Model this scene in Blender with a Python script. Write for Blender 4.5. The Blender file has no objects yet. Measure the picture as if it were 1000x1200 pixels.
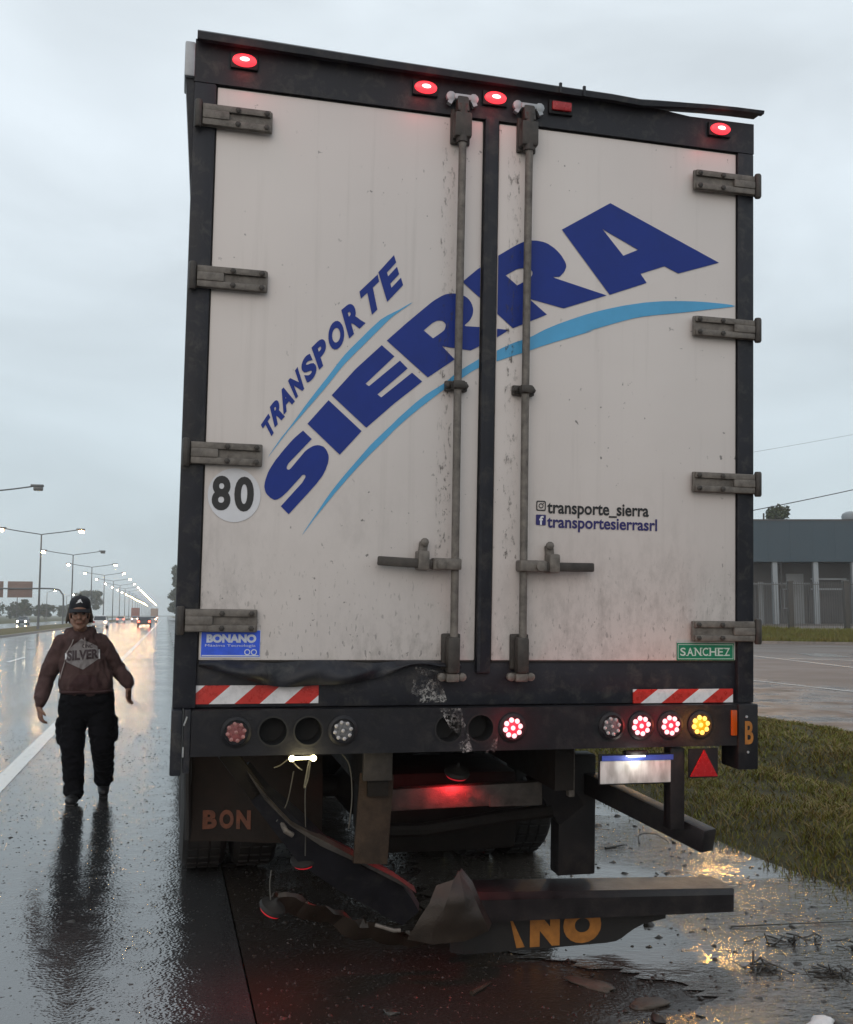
import bpy, bmesh, math, random
import numpy as np
from mathutils import Vector, Matrix, Euler
from mathutils.bvhtree import BVHTree

R = math.radians
scn = bpy.context.scene
col = scn.collection
random.seed(7)
rng = np.random.default_rng(11)

# ------------------------------------------------------------------ camera
cam_d = bpy.data.cameras.new("camera")
cam = bpy.data.objects.new("camera", cam_d)
col.objects.link(cam)
cam.location = (0, 0, 1.65)
cam.rotation_euler = (R(90 + 5.758), 0, 0)
cam_d.sensor_fit = 'HORIZONTAL'
cam_d.sensor_width = 36
cam_d.lens = 43.2
cam_d.clip_start = 0.05
cam_d.clip_end = 6000
scn.camera = cam

# ------------------------------------------------------------------ sky, sun, exposure
SUN_EL, SUN_AZ = R(16), R(190)          # low, behind the photographer, behind cloud
world = bpy.data.worlds.new("World")
scn.world = world
world.use_nodes = True
wn, wl = world.node_tree.nodes, world.node_tree.links
wn.clear()
w_out = wn.new("ShaderNodeOutputWorld")
w_bg = wn.new("ShaderNodeBackground")
w_bg.inputs["Strength"].default_value = 0.1
sky = wn.new("ShaderNodeTexSky")
sky.sky_type = 'NISHITA'
sky.sun_disc = False
sky.sun_elevation = SUN_EL
sky.sun_rotation = SUN_AZ
sky.dust_density = 3
tc = wn.new("ShaderNodeTexCoord")
sep = wn.new("ShaderNodeSeparateXYZ")
wl.new(tc.outputs["Generated"], sep.inputs[0])
# overcast deck: slightly darker and greener towards the horizon, paler overhead
ramp = wn.new("ShaderNodeValToRGB")
e = ramp.color_ramp.elements
e[0].position = 0.0; e[0].color = (0.50, 0.585, 0.625, 1)
e[1].position = 0.60; e[1].color = (0.70, 0.77, 0.82, 1)
m_ = ramp.color_ramp.elements.new(0.16); m_.color = (0.50, 0.575, 0.62, 1)
m_ = ramp.color_ramp.elements.new(0.42); m_.color = (0.665, 0.735, 0.79, 1)
wl.new(sep.outputs["Z"], ramp.inputs[0])
mp = wn.new("ShaderNodeMapping")
mp.inputs["Scale"].default_value = (1.5, 1.5, 3.4)
mp.inputs["Location"].default_value = (0.35, 0.9, 0.2)
wl.new(tc.outputs["Generated"], mp.inputs[0])
nz = wn.new("ShaderNodeTexNoise")
nz.inputs["Scale"].default_value = 1.6
nz.inputs["Detail"].default_value = 5
nz.inputs["Roughness"].default_value = 0.5
nz.inputs["Distortion"].default_value = 0.6
wl.new(mp.outputs[0], nz.inputs["Vector"])
cl = wn.new("ShaderNodeMapRange")
cl.inputs["From Min"].default_value = 0.3
cl.inputs["From Max"].default_value = 0.7
cl.inputs["To Min"].default_value = 0.90
cl.inputs["To Max"].default_value = 1.27
wl.new(nz.outputs["Fac"], cl.inputs["Value"])
mul = wn.new("ShaderNodeVectorMath"); mul.operation = 'MULTIPLY'
wl.new(ramp.outputs[0], mul.inputs[0]); wl.new(cl.outputs[0], mul.inputs[1])
sc10 = wn.new("ShaderNodeVectorMath"); sc10.operation = 'SCALE'
sc10.inputs["Scale"].default_value = 10.0
wl.new(mul.outputs[0], sc10.inputs[0])
mix = wn.new("ShaderNodeMix"); mix.data_type = 'RGBA'
mix.inputs["Factor"].default_value = 0.96
wl.new(sky.outputs[0], mix.inputs["A"]); wl.new(sc10.outputs[0], mix.inputs["B"])
wl.new(mix.outputs["Result"], w_bg.inputs["Color"])
wl.new(w_bg.outputs[0], w_out.inputs["Surface"])

sun_d = bpy.data.lights.new("sun", 'SUN')
sun_d.energy = 0.6
sun_d.angle = R(50)
sun_d.color = (1.0, 0.82, 0.68)
sun = bpy.data.objects.new("sun", sun_d)
col.objects.link(sun)
sun.rotation_euler = Vector((-math.sin(SUN_AZ) * math.cos(SUN_EL), -math.cos(SUN_AZ) * math.cos(SUN_EL), -math.sin(SUN_EL))).to_track_quat('-Z', 'Y').to_euler()

scn.view_settings.view_transform = 'Standard'
scn.view_settings.look = 'None'
scn.view_settings.gamma = 1
scn.view_settings.exposure = 0.14
scn.view_settings.use_curve_mapping = False
scn.render.engine = 'CYCLES'
try:
    scn.cycles.use_denoising = True
    scn.cycles.max_bounces = 8
    scn.cycles.volume_bounces = 2
    scn.cycles.sample_clamp_indirect = 10
except Exception:
    pass

# ------------------------------------------------------------------ materials
def new_mat(name):
    m = bpy.data.materials.new(name)
    m.use_nodes = True
    nt = m.node_tree
    b = nt.nodes["Principled BSDF"]
    return m, nt, b

def N(nt, kind, **kw):
    n = nt.nodes.new(kind)
    for k, v in kw.items():
        if k in n.inputs:
            n.inputs[k].default_value = v
        else:
            setattr(n, k, v)
    return n

def coords(nt, scale=(1, 1, 1), kind="Object"):
    t = nt.nodes.new("ShaderNodeTexCoord")
    mpn = nt.nodes.new("ShaderNodeMapping")
    mpn.inputs["Scale"].default_value = scale
    nt.links.new(t.outputs[kind], mpn.inputs[0])
    return mpn.outputs[0]

def noise(nt, vec, scale, detail=4, rough=0.6, dist=0):
    n = nt.nodes.new("ShaderNodeTexNoise")
    n.inputs["Scale"].default_value = scale
    n.inputs["Detail"].default_value = detail
    n.inputs["Roughness"].default_value = rough
    n.inputs["Distortion"].default_value = dist
    nt.links.new(vec, n.inputs["Vector"])
    return n.outputs["Fac"]

def rampn(nt, fac, stops):
    r = nt.nodes.new("ShaderNodeValToRGB")
    el = r.color_ramp.elements
    while len(el) < len(stops):
        el.new(0.5)
    for x, (p, c) in zip(el, stops):
        x.position = p
        x.color = c if len(c) == 4 else (*c, 1)
    nt.links.new(fac, r.inputs[0])
    return r.outputs[0]

def mrange(nt, fac, a, b, c, d):
    r = nt.nodes.new("ShaderNodeMapRange")
    for k, v in zip(("From Min", "From Max", "To Min", "To Max"), (a, b, c, d)):
        r.inputs[k].default_value = v
    nt.links.new(fac, r.inputs["Value"])
    return r.outputs[0]

def mixc(nt, fac, a, b):
    m = nt.nodes.new("ShaderNodeMix"); m.data_type = 'RGBA'
    for s, v in (("Factor", fac), ("A", a), ("B", b)):
        if hasattr(v, "is_output"):
            nt.links.new(v, m.inputs[s])
        elif s == "Factor":
            m.inputs[s].default_value = v
        else:
            m.inputs[s].default_value = (*v, 1) if len(v) == 3 else v
    return m.outputs["Result"]

def mathn(nt, op, a, b=None):
    m = nt.nodes.new("ShaderNodeMath"); m.operation = op
    for i, v in enumerate((a, b)):
        if v is None: continue
        if hasattr(v, "is_output"): nt.links.new(v, m.inputs[i])
        else: m.inputs[i].default_value = v
    return m.outputs[0]

def bumpn(nt, b, h, strength, dist, prev=None):
    bn = nt.nodes.new("ShaderNodeBump")
    bn.inputs["Strength"].default_value = strength
    bn.inputs["Distance"].default_value = dist
    nt.links.new(h, bn.inputs["Height"])
    if prev is not None: nt.links.new(prev, bn.inputs["Normal"])
    nt.links.new(bn.outputs[0], b.inputs["Normal"])
    return bn.outputs[0]

def plain(name, c, rough=0.5, metal=0.0, var=0.25, scale=9, bump=0.0, spec=0.5, grime=None, gscale=2.5):
    """painted / metal / plastic surface: colour mottled by noise, optional grime patches and fine relief"""
    m, nt, b = new_mat(name)
    v = coords(nt)
    n1 = noise(nt, v, scale, 5, 0.65)
    c0 = tuple(x * (1 - var) for x in c); c1 = tuple(min(1, x * (1 + var)) for x in c)
    out = rampn(nt, n1, [(0.3, c0), (0.7, c1)])
    if grime:
        g = noise(nt, v, gscale, 8, 0.7, 0.4)
        gf = mrange(nt, g, 0.5, 0.72, 0, 0.85)
        out = mixc(nt, gf, out, grime)
    nt.links.new(out, b.inputs["Base Color"])
    rr = mrange(nt, n1, 0.2, 0.8, max(0.03, rough - 0.12), min(1, rough + 0.12))
    nt.links.new(rr, b.inputs["Roughness"])
    b.inputs["Metallic"].default_value = metal
    b.inputs["Specular IOR Level"].default_value = spec
    if bump:
        bumpn(nt, b, noise(nt, v, scale * 12, 4, 0.7), bump, 0.004)
    return m

def emis(name, c, s, base=(0.05, 0.05, 0.05)):
    m, nt, b = new_mat(name)
    b.inputs["Base Color"].default_value = (*base, 1)
    b.inputs["Emission Color"].default_value = (*c, 1)
    b.inputs["Emission Strength"].default_value = s
    b.inputs["Roughness"].default_value = 0.2
    return m

M = {}
M['frame'] = plain('dark_frame_paint', (0.013, 0.014, 0.020), 0.5, 0, 0.35, 6, 0.25, spec=0.35, grime=(0.055, 0.051, 0.048), gscale=14)
M['bar'] = plain('dark_bar_paint', (0.0095, 0.0095, 0.0125), 0.5, 0, 0.4, 7, 0.3, spec=0.3, grime=(0.030, 0.028, 0.028), gscale=11)
M['steel'] = plain('weathered_steel', (0.150, 0.132, 0.116), 0.5, 0.12, 0.4, 22, 0.5, grime=(0.06, 0.05, 0.042), gscale=18)
M['dark_steel'] = plain('blackened_steel', (0.046, 0.039, 0.034), 0.5, 0.1, 0.5, 20, 0.5, grime=(0.03, 0.024, 0.02), gscale=16)
M['rust'] = plain('rusty_plate', (0.045, 0.030, 0.021), 0.75, 0.1, 0.5, 14, 0.8, spec=0.25, grime=(0.020, 0.016, 0.013), gscale=7)
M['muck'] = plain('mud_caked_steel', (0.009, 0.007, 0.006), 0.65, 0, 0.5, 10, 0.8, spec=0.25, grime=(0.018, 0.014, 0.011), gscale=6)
M['bumper'] = plain('black_bumper_paint', (0.011, 0.009, 0.010), 0.45, 0, 0.4, 9, 0.3, spec=0.35, grime=(0.030, 0.024, 0.021), gscale=9)
M['rubber'] = plain('black_rubber', (0.011, 0.0095, 0.009), 0.65, 0, 0.3, 12, 0.4, grime=(0.022, 0.018, 0.015), gscale=5)
M['flap'] = plain('muddy_rubber_flap', (0.017, 0.0115, 0.009), 0.7, 0, 0.4, 8, 0.5, spec=0.2, grime=(0.009, 0.007, 0.006), gscale=4)
M['galv'] = plain('galvanised_trim', (0.36, 0.38, 0.40), 0.45, 0.3, 0.2, 8, 0.2)
M['scrape'] = plain('bare_scrape', (0.33, 0.32, 0.31), 0.5, 0.3, 0.35, 40, 0.6)
M['navy'] = plain('navy_vinyl', (0.013, 0.034, 0.225), 0.45, 0, 0.10, 5, spec=0.25)
M['sky_blue'] = plain('sky_blue_vinyl', (0.075, 0.35, 0.62), 0.4, 0, 0.10, 5)
M['ink'] = plain('black_vinyl', (0.012, 0.012, 0.014), 0.4, 0, 0.15, 9)
M['indigo'] = plain('indigo_vinyl', (0.020, 0.016, 0.12), 0.4, 0, 0.15, 9)
M['sticker_white'] = plain('white_sticker', (0.66, 0.66, 0.69), 0.35, 0, 0.06, 9)
M['sticker_blue'] = plain('blue_sticker', (0.035, 0.11, 0.72), 0.35, 0, 0.15, 30)
M['sticker_green'] = plain('green_sticker', (0.006, 0.19, 0.095), 0.35, 0, 0.12, 30)
M['sticker_print'] = plain('pale_print', (0.60, 0.64, 0.76), 0.4, 0, 0.08, 20)
M['sticker_print_g'] = plain('pale_green_print', (0.55, 0.66, 0.60), 0.4, 0, 0.08, 20)
M['tape_red'] = plain('red_reflective', (0.52, 0.028, 0.020), 0.3, 0, 0.2, 26, 0.1)
M['tape_white'] = plain('white_reflective', (0.72, 0.70, 0.71), 0.3, 0, 0.12, 26, 0.1)
M['orange_paint'] = plain('orange_lettering', (0.33, 0.13, 0.022), 0.6, 0, 0.3, 20, 0.2)
M['orange_dim'] = plain('worn_orange_lettering', (0.11, 0.032, 0.013), 0.7, 0, 0.45, 30, 0.2)
M['reflector_red'] = plain('red_reflector', (0.36, 0.010, 0.014), 0.25, 0, 0.15, 60, 0.2)
M['lens_red_off'] = plain('unlit_red_lens', (0.20, 0.05, 0.05), 0.3, 0, 0.4, 60, 0.3)
M['lens_grey_off'] = plain('unlit_clear_lens', (0.11, 0.11, 0.115), 0.3, 0, 0.4, 60, 0.3)
M['led_off'] = plain('unlit_led', (0.42, 0.40, 0.40), 0.25, 0.1, 0.2, 60)
M['led_off_red'] = plain('unlit_red_led', (0.36, 0.16, 0.15), 0.3, 0, 0.3, 60)
M['hole'] = plain('dark_recess', (0.008, 0.008, 0.009), 0.7, 0, 0.3, 10)
M['lens_red'] = emis('lit_red_lens', (1.0, 0.03, 0.07), 0.95, (0.3, 0.01, 0.01))
M['led_red'] = emis('lit_red_led', (1.0, 0.46, 0.50), 1.9)
M['marker_red'] = emis('lit_marker_lens', (1.0, 0.05, 0.07), 1.3, (0.4, 0.01, 0.01))
M['marker_core'] = emis('lit_marker_core', (1.0, 0.52, 0.50), 3.0)
M['lens_amber'] = emis('lit_amber_lens', (1.0, 0.20, 0.005), 0.85, (0.4, 0.1, 0.0))
M['led_amber'] = emis('lit_amber_led', (1.0, 0.52, 0.09), 2.0)
M['amber_side'] = emis('lit_side_marker', (1.0, 0.12, 0.02), 0.10, (0.22, 0.04, 0.0))
M['spark'] = emis('lit_work_lamp', (1.0, 0.86, 0.42), 14.0)
M['wire'] = plain('grey_wire', (0.085, 0.08, 0.07), 0.5, 0, 0.2, 30)

def door_paint():
    m, nt, b = new_mat('white_door_paint')
    v = coords(nt)
    sepn = nt.nodes.new("ShaderNodeSeparateXYZ"); nt.links.new(v, sepn.inputs[0])
    big = noise(nt, v, 0.9, 3, 0.5)
    base = rampn(nt, big, [(0.3, (0.60, 0.548, 0.525)), (0.7, (0.67, 0.616, 0.590))])
    # vertical dirt streaks
    vs = coords(nt, (16, 1, 0.55))
    st = noise(nt, vs, 1.0, 6, 0.65)
    stf = mrange(nt, st, 0.56, 0.80, 0, 0.30)
    base = mixc(nt, stf, base, (0.34, 0.31, 0.285))
    # road spray low on the doors
    low = mrange(nt, sepn.outputs["Z"], 1.35, 2.35, 1.0, 0.0)
    sp = noise(nt, coords(nt, (5, 1, 2.4)), 3.0, 9, 0.75)
    spf = mathn(nt, 'MULTIPLY', low, mathn(nt, 'MULTIPLY', mrange(nt, sp, 0.45, 0.66, 0, 0.8), mrange(nt, noise(nt, v, 1.5, 2, 0.5), 0.42, 0.60, 0.15, 1)))
    base = mixc(nt, spf, base, (0.29, 0.265, 0.25))
    # scuffs and specks
    sk = noise(nt, coords(nt, (30, 1, 26)), 1.0, 3, 0.6)
    skf = mrange(nt, sk, 0.665, 0.685, 0, 0.8)
    gate = mrange(nt, noise(nt, v, 2.2, 2, 0.5), 0.48, 0.6, 0, 1)
    base = mixc(nt, mathn(nt, 'MULTIPLY', skf, gate), base, (0.13, 0.12, 0.115))
    sk2 = noise(nt, coords(nt, (70, 1, 24)), 1.0, 2, 0.5)
    sk2f = mathn(nt, 'MULTIPLY', mrange(nt, sk2, 0.635, 0.67, 0, 0.75), mrange(nt, low, 0.35, 1.0, 0, 1))
    base = mixc(nt, sk2f, base, (0.17, 0.155, 0.15))
    nt.links.new(base, b.inputs["Base Color"])
    nt.links.new(mrange(nt, big, 0.2, 0.8, 0.30, 0.45), b.inputs["Roughness"])
    bumpn(nt, b, noise(nt, v, 2.6, 3, 0.5), 0.4, 0.014)
    return m
M['door'] = door_paint()

def streak_mat():
    """grease rubbed off beside the lock rods: broken dark specks on a see-through film"""
    m, nt, b = new_mat('grease_marks')
    v = coords(nt, (60, 1, 22))
    n1 = noise(nt, v, 1.0, 5, 0.7)
    n2 = noise(nt, coords(nt, (9, 1, 3)), 1.0, 3, 0.6)
    f = mathn(nt, 'MULTIPLY', mrange(nt, n1, 0.54, 0.62, 0, 0.75), mrange(nt, n2, 0.40, 0.60, 0.1, 1))
    b.inputs["Base Color"].default_value = (0.10, 0.085, 0.075, 1)
    b.inputs["Roughness"].default_value = 0.6
    nt.links.new(f, b.inputs["Alpha"])
    return m
M['grease'] = streak_mat()

def scratch_mat():
    """worn-through paint: pale broken scratches"""
    m, nt, b = new_mat('scraped_paint')
    v = coords(nt, (1, 1, 1))
    n1 = noise(nt, v, 70, 6, 0.75)
    n2 = noise(nt, v, 9, 3, 0.6)
    f = mathn(nt, 'MULTIPLY', mrange(nt, n1, 0.46, 0.56, 0, 0.9), mrange(nt, n2, 0.42, 0.56, 0.0, 1))
    b.inputs["Base Color"].default_value = (0.34, 0.33, 0.32, 1)
    b.inputs["Roughness"].default_value = 0.5
    nt.links.new(f, b.inputs["Alpha"])
    return m
M['scratch'] = scratch_mat()

def asphalt(name, c0, c1, r0, r1, ior, bscale=70, bstr=0.5, mud=None, wetscale=0.35):
    m, nt, b = new_mat(name)
    v = coords(nt)
    agg = noise(nt, v, 90, 3, 0.7)
    big = noise(nt, v, wetscale, 5, 0.6)
    base = rampn(nt, agg, [(0.3, c0), (0.7, c1)])
    if mud:
        mf = mrange(nt, noise(nt, v, 1.3, 7, 0.7, 0.5), 0.42, 0.62, 0, 0.9)
        base = mixc(nt, mf, base, mud)
    nt.links.new(base, b.inputs["Base Color"])
    nt.links.new(mrange(nt, big, 0.35, 0.65, r0, r1), b.inputs["Roughness"])
    b.inputs["IOR"].default_value = ior
    vor = nt.nodes.new("ShaderNodeTexVoronoi"); vor.inputs["Scale"].default_value = bscale
    vor.feature = 'SMOOTH_F1'
    nt.links.new(v, vor.inputs["Vector"])
    # water film drowns the stones in places
    film = mrange(nt, noise(nt, v, 5.0, 5, 0.65), 0.36, 0.66, 0.06, 1.0)
    h = mathn(nt, 'MULTIPLY', vor.outputs["Distance"], film)
    if name == 'wet_asphalt':      # worn wheel tracks and drawn-out patches along the lane
        tn = nt.nodes.new("ShaderNodeTexCoord"); mr = nt.nodes.new("ShaderNodeMapping"); mr.vector_type = 'TEXTURE'
        mr.inputs["Rotation"].default_value = (0, 0, R(14.2)); nt.links.new(tn.outputs["Object"], mr.inputs[0])
        ms = nt.nodes.new("ShaderNodeMapping"); ms.inputs["Scale"].default_value = (1.6, 0.09, 1); nt.links.new(mr.outputs[0], ms.inputs[0])
        tr = noise(nt, ms.outputs[0], 1.0, 5, 0.6)
        base = mixc(nt, mrange(nt, tr, 0.42, 0.62, 0, 0.55), base, (0.020, 0.020, 0.021))
        nt.links.new(base, b.inputs["Base Color"])
        h = mathn(nt, 'MULTIPLY', h, mrange(nt, tr, 0.38, 0.62, 1.35, 0.45))
    n_ = bumpn(nt, b, h, bstr, 0.006)
    rip = noise(nt, coords(nt, (1, 1, 1)), 11, 3, 0.6)
    bumpn(nt, b, rip, 0.06, 0.01, n_)
    return m
M['road'] = asphalt('wet_asphalt', (0.026, 0.027, 0.028), (0.062, 0.062, 0.062), 0.05, 0.14, 2.35, 70, 0.46)
M['shoulder'] = asphalt('muddy_wet_shoulder', (0.012, 0.010, 0.009), (0.036, 0.031, 0.027), 0.16, 0.36, 1.45, 60, 0.8, (0.027, 0.020, 0.0145))
M['apron'] = asphalt('wet_mud_apron', (0.060, 0.042, 0.032), (0.27, 0.195, 0.155), 0.14, 0.6, 1.33, 9, 1.6, (0.055, 0.036, 0.027), 0.8)
M['service'] = asphalt('wet_service_road', (0.075, 0.056, 0.046), (0.165, 0.125, 0.104), 0.3, 0.55, 1.28, 40, 0.5, None, 0.12)

def road_paint(name, c, wear):
    m, nt, b = new_mat(name)
    v = coords(nt)
    f = mrange(nt, noise(nt, v, 14, 7, 0.75), wear, wear + 0.12, 0, 1)
    nt.links.new(mixc(nt, f, (0.06, 0.058, 0.056), c), b.inputs["Base Color"])
    b.inputs["Roughness"].default_value = 0.22
    b.inputs["IOR"].default_value = 1.6
    bumpn(nt, b, noise(nt, v, 80, 3, 0.7), 0.4, 0.003)
    return m
M['paint'] = road_paint('worn_white_paint', (0.72, 0.72, 0.70), 0.30)
M['paint_old'] = road_paint('very_worn_white_paint', (0.66, 0.63, 0.60), 0.36)

M['wet_sheen'] = road_paint('painted_wet_sheen', (0.50, 0.47, 0.44), 0.47)  # pale colour in place of a wet reflection

def puddle_mat():
    m, nt, b = new_mat('rippled_muddy_water')
    v = coords(nt)
    b.inputs["Base Color"].default_value = (0.060, 0.050, 0.040, 1)
    n0 = noise(nt, v, 0.6, 4, 0.6)
    nt.links.new(rampn(nt, n0, [(0.3, (0.075, 0.064, 0.054)), (0.7, (0.045, 0.040, 0.034))]), b.inputs["Base Color"])
    b.inputs["Roughness"].default_value = 0.035
    b.inputs["IOR"].default_value = 1.7
    w1 = noise(nt, coords(nt, (4.5, 9, 1)), 1.6, 4, 0.55, 0.8)
    still = mrange(nt, noise(nt, coords(nt, (0.9, 0.9, 1)), 0.8, 2, 0.5), 0.42, 0.58, 0.12, 1)
    w2 = noise(nt, coords(nt, (16, 34, 1)), 1.0, 3, 0.6)
    h = mathn(nt, 'MULTIPLY', mathn(nt, 'ADD', w1, mathn(nt, 'MULTIPLY', w2, 0.8)), still)
    bumpn(nt, b, h, 0.55, 0.035)
    # mud just breaking the surface
    scum = mathn(nt, 'ADD', mathn(nt, 'MULTIPLY', noise(nt, v, 1.9, 8, 0.72, 0.6), 0.75), mathn(nt, 'MULTIPLY', noise(nt, v, 14, 4, 0.7), 0.25))
    sf = mrange(nt, scum, 0.545, 0.60, 0, 1)
    nt.links.new(mrange(nt, sf, 0, 1, 0.035, 0.5), b.inputs["Roughness"])
    nt.links.new(mrange(nt, sf, 0, 1, 1.7, 1.35), b.inputs["IOR"])
    return m
M['water'] = puddle_mat()

def ground_mat(name, stops, scale, rough=0.85, bump=0.6, bs=30):
    m, nt, b = new_mat(name)
    v = coords(nt)
    n1 = noise(nt, v, scale, 8, 0.7, 0.3)
    nt.links.new(rampn(nt, n1, stops), b.inputs["Base Color"])
    b.inputs["Roughness"].default_value = rough
    b.inputs["Specular IOR Level"].default_value = 0.25
    bumpn(nt, b, noise(nt, v, bs, 5, 0.7), bump, 0.03)
    return m
M['soil'] = ground_mat('soil_and_thatch', [(0.3, (0.030, 0.024, 0.014)), (0.5, (0.050, 0.046, 0.020)), (0.7, (0.072, 0.066, 0.028))], 5)
M['field'] = ground_mat('far_field', [(0.3, (0.060, 0.066, 0.030)), (0.7, (0.11, 0.105, 0.055))], 0.3, 0.9, 0.3, 6)
M['median'] = ground_mat('median_grass', [(0.3, (0.070, 0.066, 0.026)), (0.7, (0.13, 0.11, 0.05))], 1.0, 0.9, 0.5, 14)
M['kerb'] = plain('wet_concrete_kerb', (0.19, 0.165, 0.15), 0.45, 0, 0.3, 5, 0.4)

def blade_mat(name, c0, c1, c2):
    m, nt, b = new_mat(name)
    v = coords(nt)
    n1 = noise(nt, v, 1.1, 5, 0.7)
    n2 = noise(nt, v, 26, 2, 0.6)
    f = mathn(nt, 'ADD', mathn(nt, 'MULTIPLY', n1, 0.55), mathn(nt, 'MULTIPLY', n2, 0.45))
    nt.links.new(rampn(nt, f, [(0.36, c0), (0.5, c1), (0.64, c2)]), b.inputs["Base Color"])
    b.inputs["Roughness"].default_value = 0.5
    b.inputs["Specular IOR Level"].default_value = 0.15
    return m
M['grass'] = blade_mat('grass_blades', (0.185, 0.130, 0.030), (0.125, 0.125, 0.026), (0.185, 0.182, 0.034))
M['grass_dry'] = blade_mat('dry_grass_blades', (0.19, 0.125, 0.046), (0.155, 0.112, 0.040), (0.23, 0.165, 0.070))
M['leaf'] = blade_mat('dark_foliage', (0.030, 0.040, 0.018), (0.046, 0.058, 0.024), (0.075, 0.085, 0.036))
M['bark'] = plain('bark', (0.06, 0.05, 0.04), 0.85, 0, 0.4, 8, 0.8)

M['pole'] = plain('galvanised_pole', (0.13, 0.135, 0.14), 0.5, 0.4, 0.15, 4)
M['lamp_lit'] = emis('lit_street_lamp', (1.0, 0.56, 0.22), 240.0)
M['halo_bowl'] = emis('lamp_halo_bowl', (1.0, 0.50, 0.20), 1.5)  # orange bowl glow stands in for the halo round the lamp
M['lens_hang'] = emis('dim_hanging_lens', (1.0, 0.03, 0.05), 0.35, (0.2, 0.01, 0.01))
M['lamp_sodium'] = emis('lit_sodium_lamp', (1.0, 0.50, 0.10), 620.0)
M['lamp_off'] = plain('unlit_lamp_glass', (0.10, 0.10, 0.10), 0.3, 0, 0.2, 9)
M['sign_back'] = plain('sign_back', (0.20, 0.135, 0.115), 0.6, 0.1, 0.2, 0.5)
M['headlight'] = emis('lit_headlight', (1.0, 0.86, 0.62), 40.0)
M['taillight'] = emis('lit_taillight', (1.0, 0.10, 0.05), 8.0)
M['brake_glow'] = emis('lit_brake_light', (1.0, 0.52, 0.32), 16.0)
M['car_white'] = plain('white_car_paint', (0.55, 0.55, 0.56), 0.25, 0, 0.05, 3)
M['car_dark'] = plain('dark_car_paint', (0.035, 0.04, 0.05), 0.25, 0, 0.1, 3)
M['car_silver'] = plain('silver_car_paint', (0.32, 0.33, 0.34), 0.28, 0.4, 0.08, 3)
M['car_red'] = plain('red_truck_side', (0.26, 0.11, 0.085), 0.5, 0, 0.15, 3)
M['car_tan'] = plain('tan_truck_back', (0.30, 0.23, 0.19), 0.5, 0, 0.15, 3)
M['glass'] = plain('dark_glass', (0.02, 0.024, 0.03), 0.08, 0, 0.1, 3)

# ------------------------------------------------------------------ helpers
def tag(o, label=None, cat=None, group=None, kind=None):
    if label: o["label"] = label
    if cat: o["category"] = cat
    if group: o["group"] = group
    if kind: o["kind"] = kind
    return o

def empty(name, loc=(0, 0, 0), rz=0.0):
    o = bpy.data.objects.new(name, None)
    o.empty_display_size = 0.3
    o.location = loc
    o.rotation_euler = (0, 0, rz)
    col.objects.link(o)
    return o

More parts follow.
